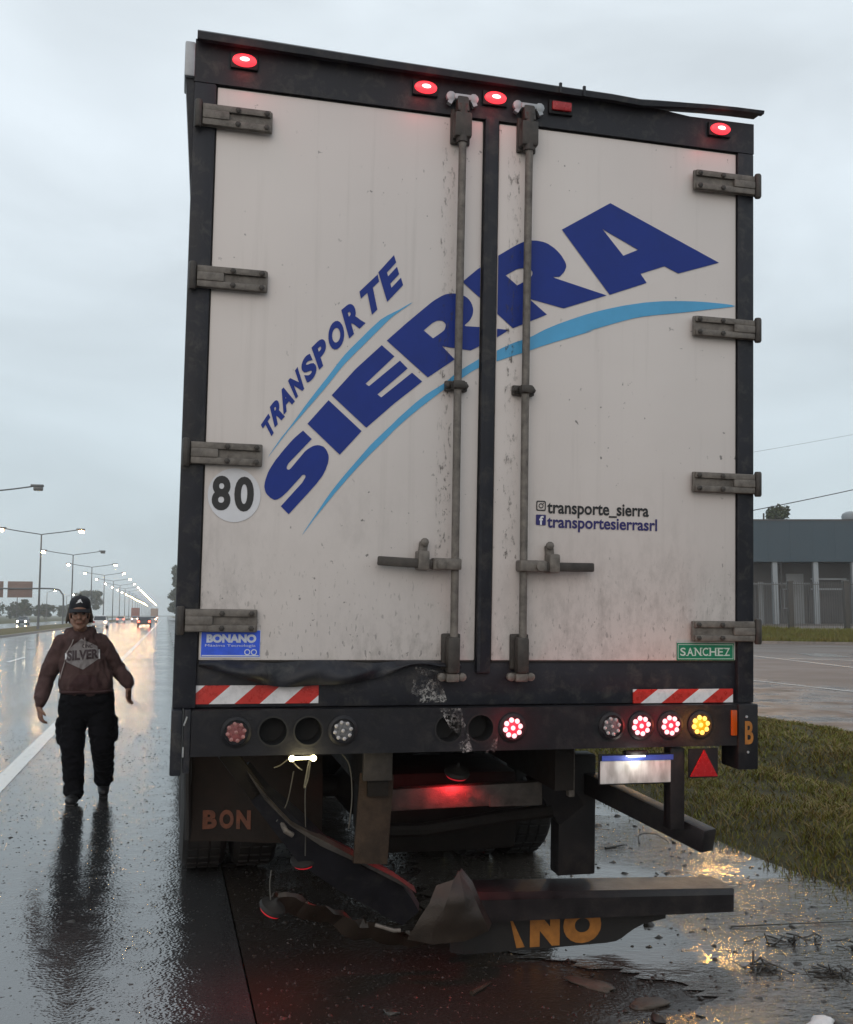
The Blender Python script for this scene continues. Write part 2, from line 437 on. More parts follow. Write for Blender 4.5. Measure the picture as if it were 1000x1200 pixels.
class MB:
    """collects boxes, bars, tubes, discs and prisms; build() links them as ONE mesh object"""
    def __init__(self):
        self.v, self.f, self.mi, self.k = [], [], [], 0
    def mat(self, k):
        self.k = k; return self
    def add(self, vs, fs):
        o = len(self.v)
        self.v += [tuple(p) for p in vs]
        self.f += [tuple(i + o for i in q) for q in fs]
        self.mi += [self.k] * len(fs)
        return self
    def box(self, x0, x1, y0, y1, z0, z1, mtx=None, bev=0.0):
        if bev > 0:
            bm = bmesh.new()
            bmesh.ops.create_cube(bm, size=1)
            for q in bm.verts:
                q.co = Vector(((x0 + x1) / 2 + q.co.x * (x1 - x0), (y0 + y1) / 2 + q.co.y * (y1 - y0), (z0 + z1) / 2 + q.co.z * (z1 - z0)))
            bmesh.ops.bevel(bm, geom=bm.edges[:], offset=bev, segments=2, profile=0.6, affect='EDGES')
            bm.verts.index_update()
            vs = [q.co.copy() for q in bm.verts]; fs = [[q.index for q in f.verts] for f in bm.faces]
            bm.free()
        else:
            vs = [Vector(p) for p in ((x0, y0, z0), (x1, y0, z0), (x1, y1, z0), (x0, y1, z0), (x0, y0, z1), (x1, y0, z1), (x1, y1, z1), (x0, y1, z1))]
            fs = [(0, 3, 2, 1), (4, 5, 6, 7), (0, 1, 5, 4), (1, 2, 6, 5), (2, 3, 7, 6), (3, 0, 4, 7)]
        if mtx is not None: vs = [mtx @ p for p in vs]
        return self.add(vs, fs)
    def bar(self, p0, p1, w, h, up=(0, 0, 1), bev=0.0, w1=None, h1=None):
        p0, p1 = Vector(p0), Vector(p1)
        d = (p1 - p0).normalized(); s = d.cross(Vector(up)).normalized(); u = s.cross(d)
        if bev > 0:
            mtx = Matrix((s, d, u)).transposed().to_4x4(); mtx.translation = p0
            return self.box(-w / 2, w / 2, 0, (p1 - p0).length, -h / 2, h / 2, mtx, bev)
        w1 = w if w1 is None else w1; h1 = h if h1 is None else h1
        vs = []
        for p, a, b in ((p0, w, h), (p1, w1, h1)):
            for i, j in ((-1, -1), (1, -1), (1, 1), (-1, 1)):
                vs.append(p + s * (a / 2 * i) + u * (b / 2 * j))
        return self.add(vs, [(0, 1, 2, 3), (7, 6, 5, 4), (0, 4, 5, 1), (1, 5, 6, 2), (2, 6, 7, 3), (3, 7, 4, 0)])
    def tube(self, path, r, n=8, r1=None):
        path = [Vector(p) for p in path]
        rings = []; m = len(path)
        up = Vector((0.13, 0.21, 0.97))
        for i, p in enumerate(path):
            d = (path[min(i + 1, m - 1)] - path[max(i - 1, 0)]).normalized()
            s = d.cross(up)
            if s.length < 1e-3: s = d.cross(Vector((1, 0, 0)))
            s.normalize(); u = s.cross(d)
            rr = r if r1 is None else r + (r1 - r) * i / (m - 1)
            rings.append([p + s * (rr * math.cos(2 * math.pi * k / n)) + u * (rr * math.sin(2 * math.pi * k / n)) for k in range(n)])
        vs = [q for ring in rings for q in ring]
        fs = []
        for i in range(m - 1):
            for k in range(n):
                a, b = i * n + k, i * n + (k + 1) % n
                fs.append((a, a + n, b + n, b))
        fs.append(tuple(range(n))); fs.append(tuple(reversed(range((m - 1) * n, m * n))))
        return self.add(vs, fs)
    def lathe(self, c, axis, prof, n=20):
        """prof: (radius, height along axis)"""
        c = Vector(c); a = Vector(axis).normalized()
        s = a.cross(Vector((0, 0, 1)))
        if s.length < 1e-3: s = Vector((1, 0, 0))
        s.normalize(); u = s.cross(a)
        vs, fs = [], []
        for r, h in prof:
            for k in range(n):
                t = 2 * math.pi * k / n
                vs.append(c + a * h + s * (r * math.cos(t)) + u * (r * math.sin(t)))
        for i in range(len(prof) - 1):
            for k in range(n):
                p, q = i * n + k, i * n + (k + 1) % n
                fs.append((p, q, q + n, p + n))
        fs.append(tuple(reversed(range(n)))); fs.append(tuple(range((len(prof) - 1) * n, len(prof) * n)))
        return self.add(vs, fs)
    def prism(self, poly, y0, y1):
        """poly of (x, z), extruded along y"""
        n = len(poly)
        vs = [(x, y0, z) for x, z in poly] + [(x, y1, z) for x, z in poly]
        fs = [tuple(range(n)), tuple(reversed(range(n, 2 * n)))]
        fs += [(i, i + n, (i + 1) % n + n, (i + 1) % n) for i in range(n)]
        return self.add(vs, fs)
    def build(self, name, mats, parent=None, smooth=35, rec=True):
        me = bpy.data.meshes.new(name)
        me.from_pydata(self.v, [], self.f)
        if not isinstance(mats, (list, tuple)): mats = [mats]
        for m in mats: me.materials.append(m)
        me.polygons.foreach_set("material_index", self.mi)
        if rec:
            bm = bmesh.new(); bm.from_mesh(me)
            bmesh.ops.recalc_face_normals(bm, faces=bm.faces[:])
            bm.to_mesh(me); bm.free()
        if smooth:
            me.polygons.foreach_set("use_smooth", [True] * len(me.polygons))
            me.set_sharp_from_angle(angle=R(smooth))
        me.update()
        o = bpy.data.objects.new(name, me)
        col.objects.link(o)
        if parent: o.parent = parent
        if name in ("bolt",): o["kind"] = 'stuff'      # a few pixels each
        return o

def link_mesh(name, me, mat, parent=None, smooth=False):
    if mat is not None:
        for m in (mat if isinstance(mat, (list, tuple)) else [mat]): me.materials.append(m)
    if smooth: me.polygons.foreach_set("use_smooth", [True] * len(me.polygons))
    o = bpy.data.objects.new(name, me)
    col.objects.link(o)
    if parent: o.parent = parent
    return o

def np_mesh(name, verts, faces):
    """verts (n,3), faces (m,k) numpy -> mesh"""
    me = bpy.data.meshes.new(name)
    k = faces.shape[1]
    me.vertices.add(len(verts)); me.vertices.foreach_set("co", np.asarray(verts, np.float32).ravel())
    me.loops.add(faces.size); me.loops.foreach_set("vertex_index", faces.astype(np.int32).ravel())
    me.polygons.add(len(faces)); me.polygons.foreach_set("loop_start", np.arange(0, faces.size, k, dtype=np.int32))
    me.polygons.foreach_set("loop_total", np.full(len(faces), k, np.int32))
    me.update(calc_edges=True); me.validate()
    return me

work = bpy.data.scenes.new("work")          # scratch scene for evaluating curves and modifiers, removed at the end
def eval_mesh(o):
    back = o.name in col.objects
    if back: col.objects.unlink(o)
    work.collection.objects.link(o)
    vl_ = work.view_layers[0]; vl_.update(); dg = vl_.depsgraph; dg.update()
    me = bpy.data.meshes.new_from_object(o.evaluated_get(dg), depsgraph=dg)
    work.collection.objects.unlink(o)
    if back: col.objects.link(o)
    return me
_glyphs = {}

def text_raw(s, bold=0.0, spacing=1.0):
    """flat mesh data of a string set in the built-in face"""
    if (s, bold, spacing) in _glyphs: return _glyphs[(s, bold, spacing)]
    cu = bpy.data.curves.new("txt", 'FONT')
    cu.body = s; cu.size = 1; cu.offset = bold; cu.space_character = spacing; cu.resolution_u = 5
    o = bpy.data.objects.new("txt", cu)
    me = eval_mesh(o)
    vs = [(v.co.x, v.co.y) for v in me.vertices]; fs = [tuple(p.vertices) for p in me.polygons]
    bpy.data.objects.remove(o); bpy.data.meshes.remove(me); bpy.data.curves.remove(cu)
    _glyphs[(s, bold, spacing)] = (vs, fs)
    return vs, fs

def fit_text(mb, s, quad, y, bold=0.0, spacing=1.0, shear=0.0):
    """quad: top-left, top-right, bottom-right, bottom-left in (x, z)"""
    vs, fs = text_raw(s, bold, spacing)
    xs = [a for a, b in vs]; ys = [b for a, b in vs]
    x0, x1, y0, y1 = min(xs), max(xs), min(ys), max(ys)
    tl, tr, br, bl = [Vector(q) for q in quad]
    out = []
    for a, b in vs:
        u, v = (a - x0) / (x1 - x0), (b - y0) / (y1 - y0)
        q = (bl * (1 - u) + br * u) * (1 - v) + (tl * (1 - u) + tr * u) * v
        out.append((q.x, y, q.y))
    mb.add(out, fs)

def rect(x0, x1, z0, z1):
    return [(x0, z1), (x1, z1), (x1, z0), (x0, z0)]

def outline_mesh(loops, y, xmin=None, xmax=None):
    """filled outline(s) with counters, flat in the x/z plane at depth y, cut at xmin / xmax"""
    cu = bpy.data.curves.new("o", 'CURVE'); cu.dimensions = '2D'; cu.fill_mode = 'BOTH'
    for lp in loops:
        sp = cu.splines.new('POLY'); sp.points.add(len(lp) - 1)
        for p, (x, z) in zip(sp.points, lp): p.co = (x, z, 0, 1)
        sp.use_cyclic_u = True
    o = bpy.data.objects.new("o", cu)
    me = eval_mesh(o)
    bpy.data.objects.remove(o); bpy.data.curves.remove(cu)
    bm = bmesh.new(); bm.from_mesh(me); bpy.data.meshes.remove(me)
    for lim, sgn in ((xmin, -1), (xmax, 1)):
        if lim is not None:
            bmesh.ops.bisect_plane(bm, geom=bm.verts[:] + bm.edges[:] + bm.faces[:], plane_co=(lim, 0, 0), plane_no=(sgn, 0, 0), clear_outer=True)
    bm.verts.index_update()
    vs = [(v.co.x, y, v.co.y) for v in bm.verts]; fs = [[v.index for v in f.verts] for f in bm.faces]
    bm.free()
    return vs, fs

# road directions: everything beside the highway is laid out along it
RA = R(14.2)
RD = Vector((-math.sin(RA), math.cos(RA), 0)); RN = Vector((math.cos(RA), math.sin(RA), 0))
def road(r, s, z=0.0):
    return RN * r + RD * s + Vector((0, 0, z))

def strip(name, r0, r1, s0, s1, z, mat, parent=None, kind='structure', seg=1, thick=0.0):
    vs, fs = [], []
    for i in range(seg + 1):
        s = s0 + (s1 - s0) * i / seg
        vs += [road(r0, s, z), road(r1, s, z)]
    for i in range(seg): fs.append((2 * i, 2 * i + 1, 2 * i + 3, 2 * i + 2))
    me = bpy.data.meshes.new(name); me.from_pydata(vs, [], fs)
    o = link_mesh(name, me, mat, parent)
    if kind and parent is None: o["kind"] = kind
    return o

def copy_thing(o, parent=None):
    c = o.copy(); col.objects.link(c); c.parent = parent
    for ch in list(o.children): copy_thing(ch, c)
    return c
# ================================================================== THE SETTING
g = bpy.data.meshes.new("ground")
g.from_pydata([(-3000, -3000, -0.4), (3000, -3000, -0.4), (3000, 5000, -0.4), (-3000, 5000, -0.4)], [], [(0, 1, 2, 3)])
link_mesh("ground", g, M['field'])["kind"] = 'structure'
strip("highway", -11.7, 0.391, -30, 1500, 0, M['road'])
strip("shoulder", 0.40, 4.3, -30, 1500, 0, M['shoulder'])
strip("pavement_joint", 0.391, 0.40, -30, 1500, -0.02, M['hole'])
strip("opposite_carriageway", -30, -18, -30, 1500, 0.0, M['road'])
strip("median", -17.8, -11.9, -30, 1500, 0.12, M['median'])
for r0, r1 in ((-11.9, -11.7), (-18.0, -17.8)):
    mb = MB(); mb.add([road(r0, -30, -.02), road(r1, -30, -.02), road(r1, 1500, -.02), road(r0, 1500, -.02), road(r0, -30, .15), road(r1, -30, .15), road(r1, 1500, .15), road(r0, 1500, .15)],
                      [(0, 3, 2, 1), (4, 5, 6, 7), (0, 1, 5, 4), (1, 2, 6, 5), (2, 3, 7, 6), (3, 0, 4, 7)])
    mb.build("median_kerb", M['kerb'])["kind"] = 'structure'
strip("far_field", -900, -30, -30, 1800, -0.02, M['field'])
strip("edge_line", -1.64, -1.46, -30, 1200, 0.004, M['paint'])
mb = MB()
for k in range(60):
    a = road(-5.45, k * 12 + 3, 0.004); b = road(-5.3, k * 12 + 3, 0.004); c = road(-5.3, k * 12 + 7.5, 0.004); d = road(-5.45, k * 12 + 7.5, 0.004)
    mb.add([a, b, c, d], [(0, 1, 2, 3)])
mb.build("lane_line", M['paint'])["kind"] = 'structure'
strip("median_line", -11.2, -11.05, -30, 1200, 0.004, M['paint'])

# right-hand side: verge with a ditch, mud apron, service road, bank
def vh(r, s):
    """height of the verge"""
    t = np.clip((r - 3.7) / 0.9, 0, 1); u = np.clip((9.3 - r) / 0.8, 0, 1)
    h = 0.10 * t * u + 0.03 * np.sin(r * 3.1 + s * 0.9) * t * u + 0.025 * np.sin(s * 2.3 - r * 1.7) * t * u
    h = h - 0.34 * np.exp(-((r - 6.75 - 0.15 * np.sin(s * .7)) / 0.55) ** 2)
    return h - 0.03 * (1 - t)
nr, ns = 60, 220
rr, ss = np.meshgrid(np.linspace(3.6, 9.5, nr), np.linspace(-6, 90, ns))
hh = vh(rr, ss)
P = np.stack([rr * RN.x + ss * RD.x, rr * RN.y + ss * RD.y, hh - 0.0], -1).reshape(-1, 3)
ii = np.arange((ns - 1) * nr).reshape(ns - 1, nr)[:, :-1].ravel()
F = np.stack([ii, ii + 1, ii + nr + 1, ii + nr], -1)
link_mesh("verge", np_mesh("verge", P, F), M['soil'], smooth=True)["kind"] = 'structure'

def blades(name, mat, r0, r1, s0, s1, n, hmin, hmax, hfun, wid=0.006, keep=None, lean=0.7):
    r = rng.uniform(r0, r1, n); s = s0 + (s1 - s0) * rng.uniform(0, 1, n) ** 1.7
    if keep is not None:
        k = keep(r, s); r, s = r[k], s[k]
    n = len(r)
    z = hfun(r, s)
    x = r * RN.x + s * RD.x; y = r * RN.y + s * RD.y
    far = np.clip(np.hypot(x, y) / 8, 1, 3)
    h = rng.uniform(hmin, hmax, n) * (0.7 + 0.5 * np.sin(r * 5 + np.sin(s * 3.7) * 2) ** 2)
    a = rng.uniform(0, 2 * np.pi, n); w = wid * far * rng.uniform(.6, 1.4, n)
    lx, ly = rng.normal(0, lean, n) * h, rng.normal(0, lean, n) * h
    dx, dy = np.cos(a) * w, np.sin(a) * w
    v0 = np.stack([x - dx, y - dy, z - .01], -1); v1 = np.stack([x + dx, y + dy, z - .01], -1)
    v2 = np.stack([x + lx * .45 + dx * .7, y + ly * .45 + dy * .7, z + h * .62], -1)
    v3 = np.stack([x + lx * .45 - dx * .7, y + ly * .45 - dy * .7, z + h * .62], -1)
    v4 = np.stack([x + lx, y + ly, z + h * .95], -1)
    V = np.stack([v0, v1, v2, v3, v4], 1).reshape(-1, 3)
    b = np.arange(n)[:, None] * 5
    Fq = np.concatenate([b + np.array([[0, 1, 2]]), b + np.array([[0, 2, 3]]), b + np.array([[3, 2, 4]])], 0)
    o = link_mesh(name, np_mesh(name, V, Fq), mat)
    o["kind"] = 'stuff'
    return o
edge_wob = lambda r, s: r > 3.74 + 0.16 * np.sin(s * 2.1) + 0.10 * np.sin(s * 5.3) + .06 * np.sin(s * 11.0)
def patchy(r, s):
    q = np.sin(r * 2.9 + 1.3 * np.sin(s * 1.3)) * np.sin(s * 2.2 + 1.7 * np.sin(r * 1.9)) + .5 * np.sin(r * 7.1 + s * 3.3) * np.sin(s * 6.1 - r * 2.7)
    d = np.clip(.80 + .55 * q, .12, 1) * np.clip((np.abs(r - 6.75) - .1) / .5, .08, 1) * np.clip((r - 3.55) / .9, .15, 1)
    return rng.uniform(0, 1, len(r)) < d
far_wob = lambda r, s: edge_wob(r, s) & patchy(r, s) & (r < 9.1 + 0.15 * np.sin(s * 1.7) + .1 * np.sin(s * 4.1))
tag(blades("grass", M['grass'], 3.6, 9.3, 2.5, 40, 280000, 0.02, 0.068, vh, 0.0040, far_wob), 'short wet green grass covering the roadside verge', 'grass')
tag(blades("dry_grass", M['grass_dry'], 3.6, 9.3, 2.5, 40, 130000, 0.02, 0.075, vh, 0.0040, far_wob, 1.1), 'brown dead grass stems among the green verge grass', 'grass')

strip("far_verge", 4.3, 9.2, 90, 1500, -0.01, M['median'])
strip("mud_apron", 9.2, 15.2, -20, 200, -0.012, M['apron'], seg=4)
strip("service_road", 15.2, 90, -20, 400, -0.012, M['service'])
strip("service_edge_line", 14.5, 14.64, 8, 120, -0.004, M['paint_old'])
def ground_quad(name, pts, z, mat):
    me = bpy.data.meshes.new(name); me.from_pydata([(x, y, z) for x, y in pts], [], [tuple(range(len(pts)))])
    return link_mesh(name, me, mat)
ground_quad("slip_line", [(13.25, 44), (13.50, 44), (13.72, 31), (13.55, 31)], -0.004, M['paint_old'])["kind"] = 'structure'
ground_quad("slip_line", [(13.9, 40.0), (22.5, 31.5), (22.5, 31.1), (13.9, 39.4)], -0.004, M['paint_old'])["kind"] = 'structure'
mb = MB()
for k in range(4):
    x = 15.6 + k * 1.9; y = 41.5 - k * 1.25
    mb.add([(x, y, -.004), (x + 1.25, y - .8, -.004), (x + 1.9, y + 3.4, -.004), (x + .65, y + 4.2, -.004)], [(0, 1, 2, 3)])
mb.build("gore_wet_sheen", M['wet_sheen'])["kind"] = 'structure'  # pale panels imitate a whitish wet reflection in colour
# raised bank with kerb in front of the fence
mb = MB()
kx = [(8, 64.5), (20.5, 60.2), (24, 57.6), (60, 53)]
vs = []
for x, y in kx: vs += [(x, y, -.05), (x, y + .02, .14), (x, y + .28, .14), (x, y + .28, -.05)]
fs = []
for i in range(3):
    for j in range(3): fs.append((i * 4 + j, i * 4 + j + 1, i * 4 + j + 5, i * 4 + j + 4))
mb.add(vs, fs); mb.build("service_kerb", M['kerb'], smooth=0)["kind"] = 'structure'
nb = 24
vs, fs = [], []
for i in range(41):
    x = 8 + 52 * i / 40
    yk = np.interp(x, [q[0] for q in kx], [q[1] for q in kx]) + .28
    for j in range(nb):
        t = j / (nb - 1)
        vs.append((x, yk + (66.6 - yk) * t, .12 + .68 * (t * t * (3 - 2 * t)) + .05 * math.sin(x * 1.7 + j) * math.sin(j * .8) * (0 < j < nb - 1)))
for i in range(40):
    for j in range(nb - 1): fs.append((i * nb + j, (i + 1) * nb + j, (i + 1) * nb + j + 1, i * nb + j + 1))
me = bpy.data.meshes.new("grass_bank"); me.from_pydata(vs, [], fs)
link_mesh("grass_bank", me, M['grass'], smooth=True)["kind"] = 'structure'
def bank_h(x, y):
    yk = np.interp(x, [q[0] for q in kx], [q[1] for q in kx]) + .28
    t = np.clip((y - yk) / (66.6 - yk), 0, 1); return .12 + .68 * (t * t * (3 - 2 * t))
n = 26000
bx = rng.uniform(18, 34, n); by = rng.uniform(0, 1, n)
by = np.interp(bx, [q[0] for q in kx], [q[1] for q in kx]) + .3 + by * 6.0
bz = bank_h(bx, by); bh = rng.uniform(.12, .34, n); ba = rng.uniform(0, 6.28, n)
V = np.stack([np.stack([bx - .035 * np.cos(ba), by - .035 * np.sin(ba), bz], -1), np.stack([bx + .035 * np.cos(ba), by + .035 * np.sin(ba), bz], -1), np.stack([bx + rng.normal(0, .08, n), by + rng.normal(0, .08, n), bz + bh], -1)], 1).reshape(-1, 3)
o = link_mesh("bank_grass", np_mesh("bank_grass", V, np.arange(3 * n).reshape(-1, 3)), M['grass']); tag(o, 'rough green grass on the bank below the bar fence', 'grass', kind='stuff')
ground_quad("depot_yard", [(8, 66.6), (70, 66.6), (70, 140), (8, 140)], 0.8, M['service'])["kind"] = 'structure'

# puddle lying along the edge of the shoulder
def wob(k): return 0.10 * math.sin(k * 1.3) + 0.06 * math.sin(k * 3.1 + 1) + 0.03 * math.sin(k * 7.7)
left_edge = [(2.35, 1.2), (2.30, 2.4), (2.25, 3.3), (2.10, 3.9), (2.35, 4.25), (2.05, 4.6), (1.70, 4.9), (1.45, 5.3), (1.5, 6.2), (1.7, 7.0), (1.9, 8.0), (2.2, 9.5), (2.6, 12), (3.0, 16), (3.3, 22)]
right_edge = [(4.05, 22), (4.0, 16), (4.05, 12), (4.1, 9), (4.0, 7.2), (4.1, 6.0), (4.15, 5.0), (4.2, 3.8), (4.2, 1.2)]
def dense(pts, amp, n=9):
    out = []
    for i in range(len(pts) - 1):
        for j in range(n):
            t = j / n; r = pts[i][0] + (pts[i + 1][0] - pts[i][0]) * t; s = pts[i][1] + (pts[i + 1][1] - pts[i][1]) * t
            k = i * n + j; out.append((r + amp * wob(k * .9) + amp * .5 * wob(k * 2.7), s))
    out.append(pts[-1]); return out
pl = dense(left_edge, .45) + dense(right_edge, .3)
bm = bmesh.new()
bv = [bm.verts.new(road(r, s, 0.006)) for r, s in pl]
bmesh.ops.triangle_fill(bm, edges=[bm.edges.new((bv[i], bv[(i + 1) % len(bv)])) for i in range(len(bv))], use_beauty=True)
me = bpy.data.meshes.new("puddle"); bm.to_mesh(me); bm.free()
link_mesh("puddle", me, M['water'])["kind"] = 'structure'

# gravel and litter specks pressed into the wet ground near the camera: nobody could count them
def specks(name, mat, n, rfun, smin, smax, size, z0, label, tall=.6, drop=None):
    r = rfun(n); s = rng.uniform(smin, smax, n)
    if drop is not None:
        k = ~drop(r, s); r, s = r[k], s[k]; n = len(r)
    c = np.stack([r * RN.x + s * RD.x, r * RN.y + s * RD.y, np.full(n, z0)], -1)
    sz = size * rng.lognormal(0, .5, n)
    a = rng.uniform(0, 6.28, n)
    base = np.array([[-1, -.5, 0], [.7, -.8, 0], [1, .5, 0], [-.6, .9, 0], [-.5, -.2, tall], [.5, -.3, tall * .8], [.3, .4, tall]])
    ca, sa = np.cos(a), np.sin(a)
    b = base[None] * sz[:, None, None] * rng.uniform(.6, 1.4, (n, 7, 1))
    V = np.stack([b[..., 0] * ca[:, None] - b[..., 1] * sa[:, None], b[..., 0] * sa[:, None] + b[..., 1] * ca[:, None], b[..., 2]], -1) + c[:, None]
    tri = np.array([[0, 1, 5], [0, 5, 4], [1, 2, 5], [2, 6, 5], [2, 3, 6], [3, 4, 6], [3, 0, 4], [4, 5, 6]])
    Fq = (np.arange(n)[:, None, None] * 7 + tri[None]).reshape(-1, 3)
    o = link_mesh(name, np_mesh(name, V.reshape(-1, 3), Fq), mat)
    return tag(o, label, 'gravel', kind='stuff')
M['pebble'] = plain('wet_pebbles', (0.030, 0.025, 0.021), 0.4, 0, 0.5, 30)
M['litter'] = plain('dark_litter', (0.028, 0.024, 0.020), 0.5, 0, 0.4, 30)
in_pud = lambda r, s: (r > 1.75 + .0 * s) & (r < 4.1)
specks("gravel", M['pebble'], 4200, lambda n: rng.uniform(.42, 2.4, n), 3.0, 7.5, .0038, 0.0, 'fine wet gravel scattered on the muddy shoulder')
specks("road_grit", M['litter'], 9000, lambda n: rng.uniform(-2.6, .38, n), 3.3, 16, .0042, 0.0, 'dark grit and leaf specks on the wet asphalt lane', .25)
specks("puddle_silt", M['litter'], 1100, lambda n: rng.uniform(1.9, 4.2, n), 2.5, 9, .009, 0.004, 'dark silt clumps and leaf bits in the puddle', .5)
# ================================================================== THE TRUCK (local: x right, y towards its front, z up; rear face at y = 0)
truck = empty("box_truck", (0.2180, 4.5545, 0))
truck.rotation_mode = 'YXZ'
truck.rotation_euler = (0.040221, 0.010901, 0.240913)
tag(truck, 'tall white box truck seen from behind, its rear bumper torn off', 'truck')

# cargo box behind the doors
mb = MB()
mb.box(-1.285, 1.285, 0.13, 9.6, 1.28, 3.985)
mb.build("cargo_box", M['door'], truck, 0)
mb = MB()
for x0, x1 in ((-1.31, -1.218), (1.226, 1.31)):
    mb.box(x0, x1, -0.012, 0.13, 1.262, 3.868, None, 0.008)
mb.prism([(-1.31, 3.869), (1.31, 3.869), (1.31, 4.016), (.97, 4.012), (.78, 4.030), (.2, 4.040), (-1.31, 4.052)], -0.012, 0.13)
mb.box(-1.305, 1.305, 0.012, 0.13, 1.262, 1.448, None, 0.006)
mb.build("door_frame", M['frame'], truck)
# the door frame's lower tips that hang beside the lamp bar
mb = MB(); mb.box(-1.312, -1.268, -0.05, 0.10, 1.000, 1.261, None, .008); mb.box(-1.262, -1.235, -0.045, 0.1, 1.010, 1.261, None, .005)
mb.build("corner_bracket", M['frame'], truck)
mb = MB(); mb.box(1.205, 1.306, -0.055, 0.10, 0.965, 1.2615, None, .008)
cb = mb.build("corner_bracket", M['bar'], truck)
mb = MB(); fit_text(mb, "B", rect(1.236, 1.279, 1.080, 1.185), -0.0575, 0.03); mb.build("lettering", M['orange_paint'], cb)
mb = MB()
for x, z in ((1.245, 1.205), (1.252, 1.045)): mb.lathe((x, -.055, z), (0, -1, 0), [(.006, 0), (.006, .004)], 8)
mb.build("bolt", M['galv'], cb)
# grey corner cap at the top left of the roof rail and the rubber edge below it
mb = MB(); mb.box(-1.352, -1.3095, -0.02, 0.16, 3.885, 4.035, None, .008); mb.build("roof_corner_cap", M['galv'], truck)
mb = MB(); mb.prism([(-1.345, 3.884), (-1.306, 3.884), (-1.306, 3.35)], 0.0, 0.10); mb.build("side_seal", M['frame'], truck, 0)
# roof trim: a rain gutter bent loose at its right end
path = [(-1.304, 4.052, .045), (-1.0, 4.048, .045), (-.5, 4.040, .043), (0, 4.036, .041), (.33, 4.032, .040), (.56, 4.032, .038), (.70, 4.026, .038), (.80, 4.034, .036), (.92, 4.043, .031), (1.05, 4.052, .026), (1.19, 4.058, .022), (1.334, 4.060, .022)]
mb = MB()
prof = [(-.062, -.5), (-.066, .15), (-.045, .5), (.03, .52), (.03, .1), (-.03, 0.0), (-.035, -.5)]
vs = []
for x, z, h in path:
    for y, q in prof: vs.append((x, y, z + q * h))
n = len(prof); fs = []
for i in range(len(path) - 1):
    for j in range(n): fs.append((i * n + j, (i + 1) * n + j, (i + 1) * n + (j + 1) % n, i * n + (j + 1) % n))
fs += [tuple(range(n)), tuple(reversed(range((len(path) - 1) * n, len(path) * n)))]
mb.add(vs, fs)
for x in (.30, .415): mb.box(x - .006, x + .006, -.071, -.06, 4.01, 4.056)
mb.build("roof_trim", M['frame'], truck, 40)

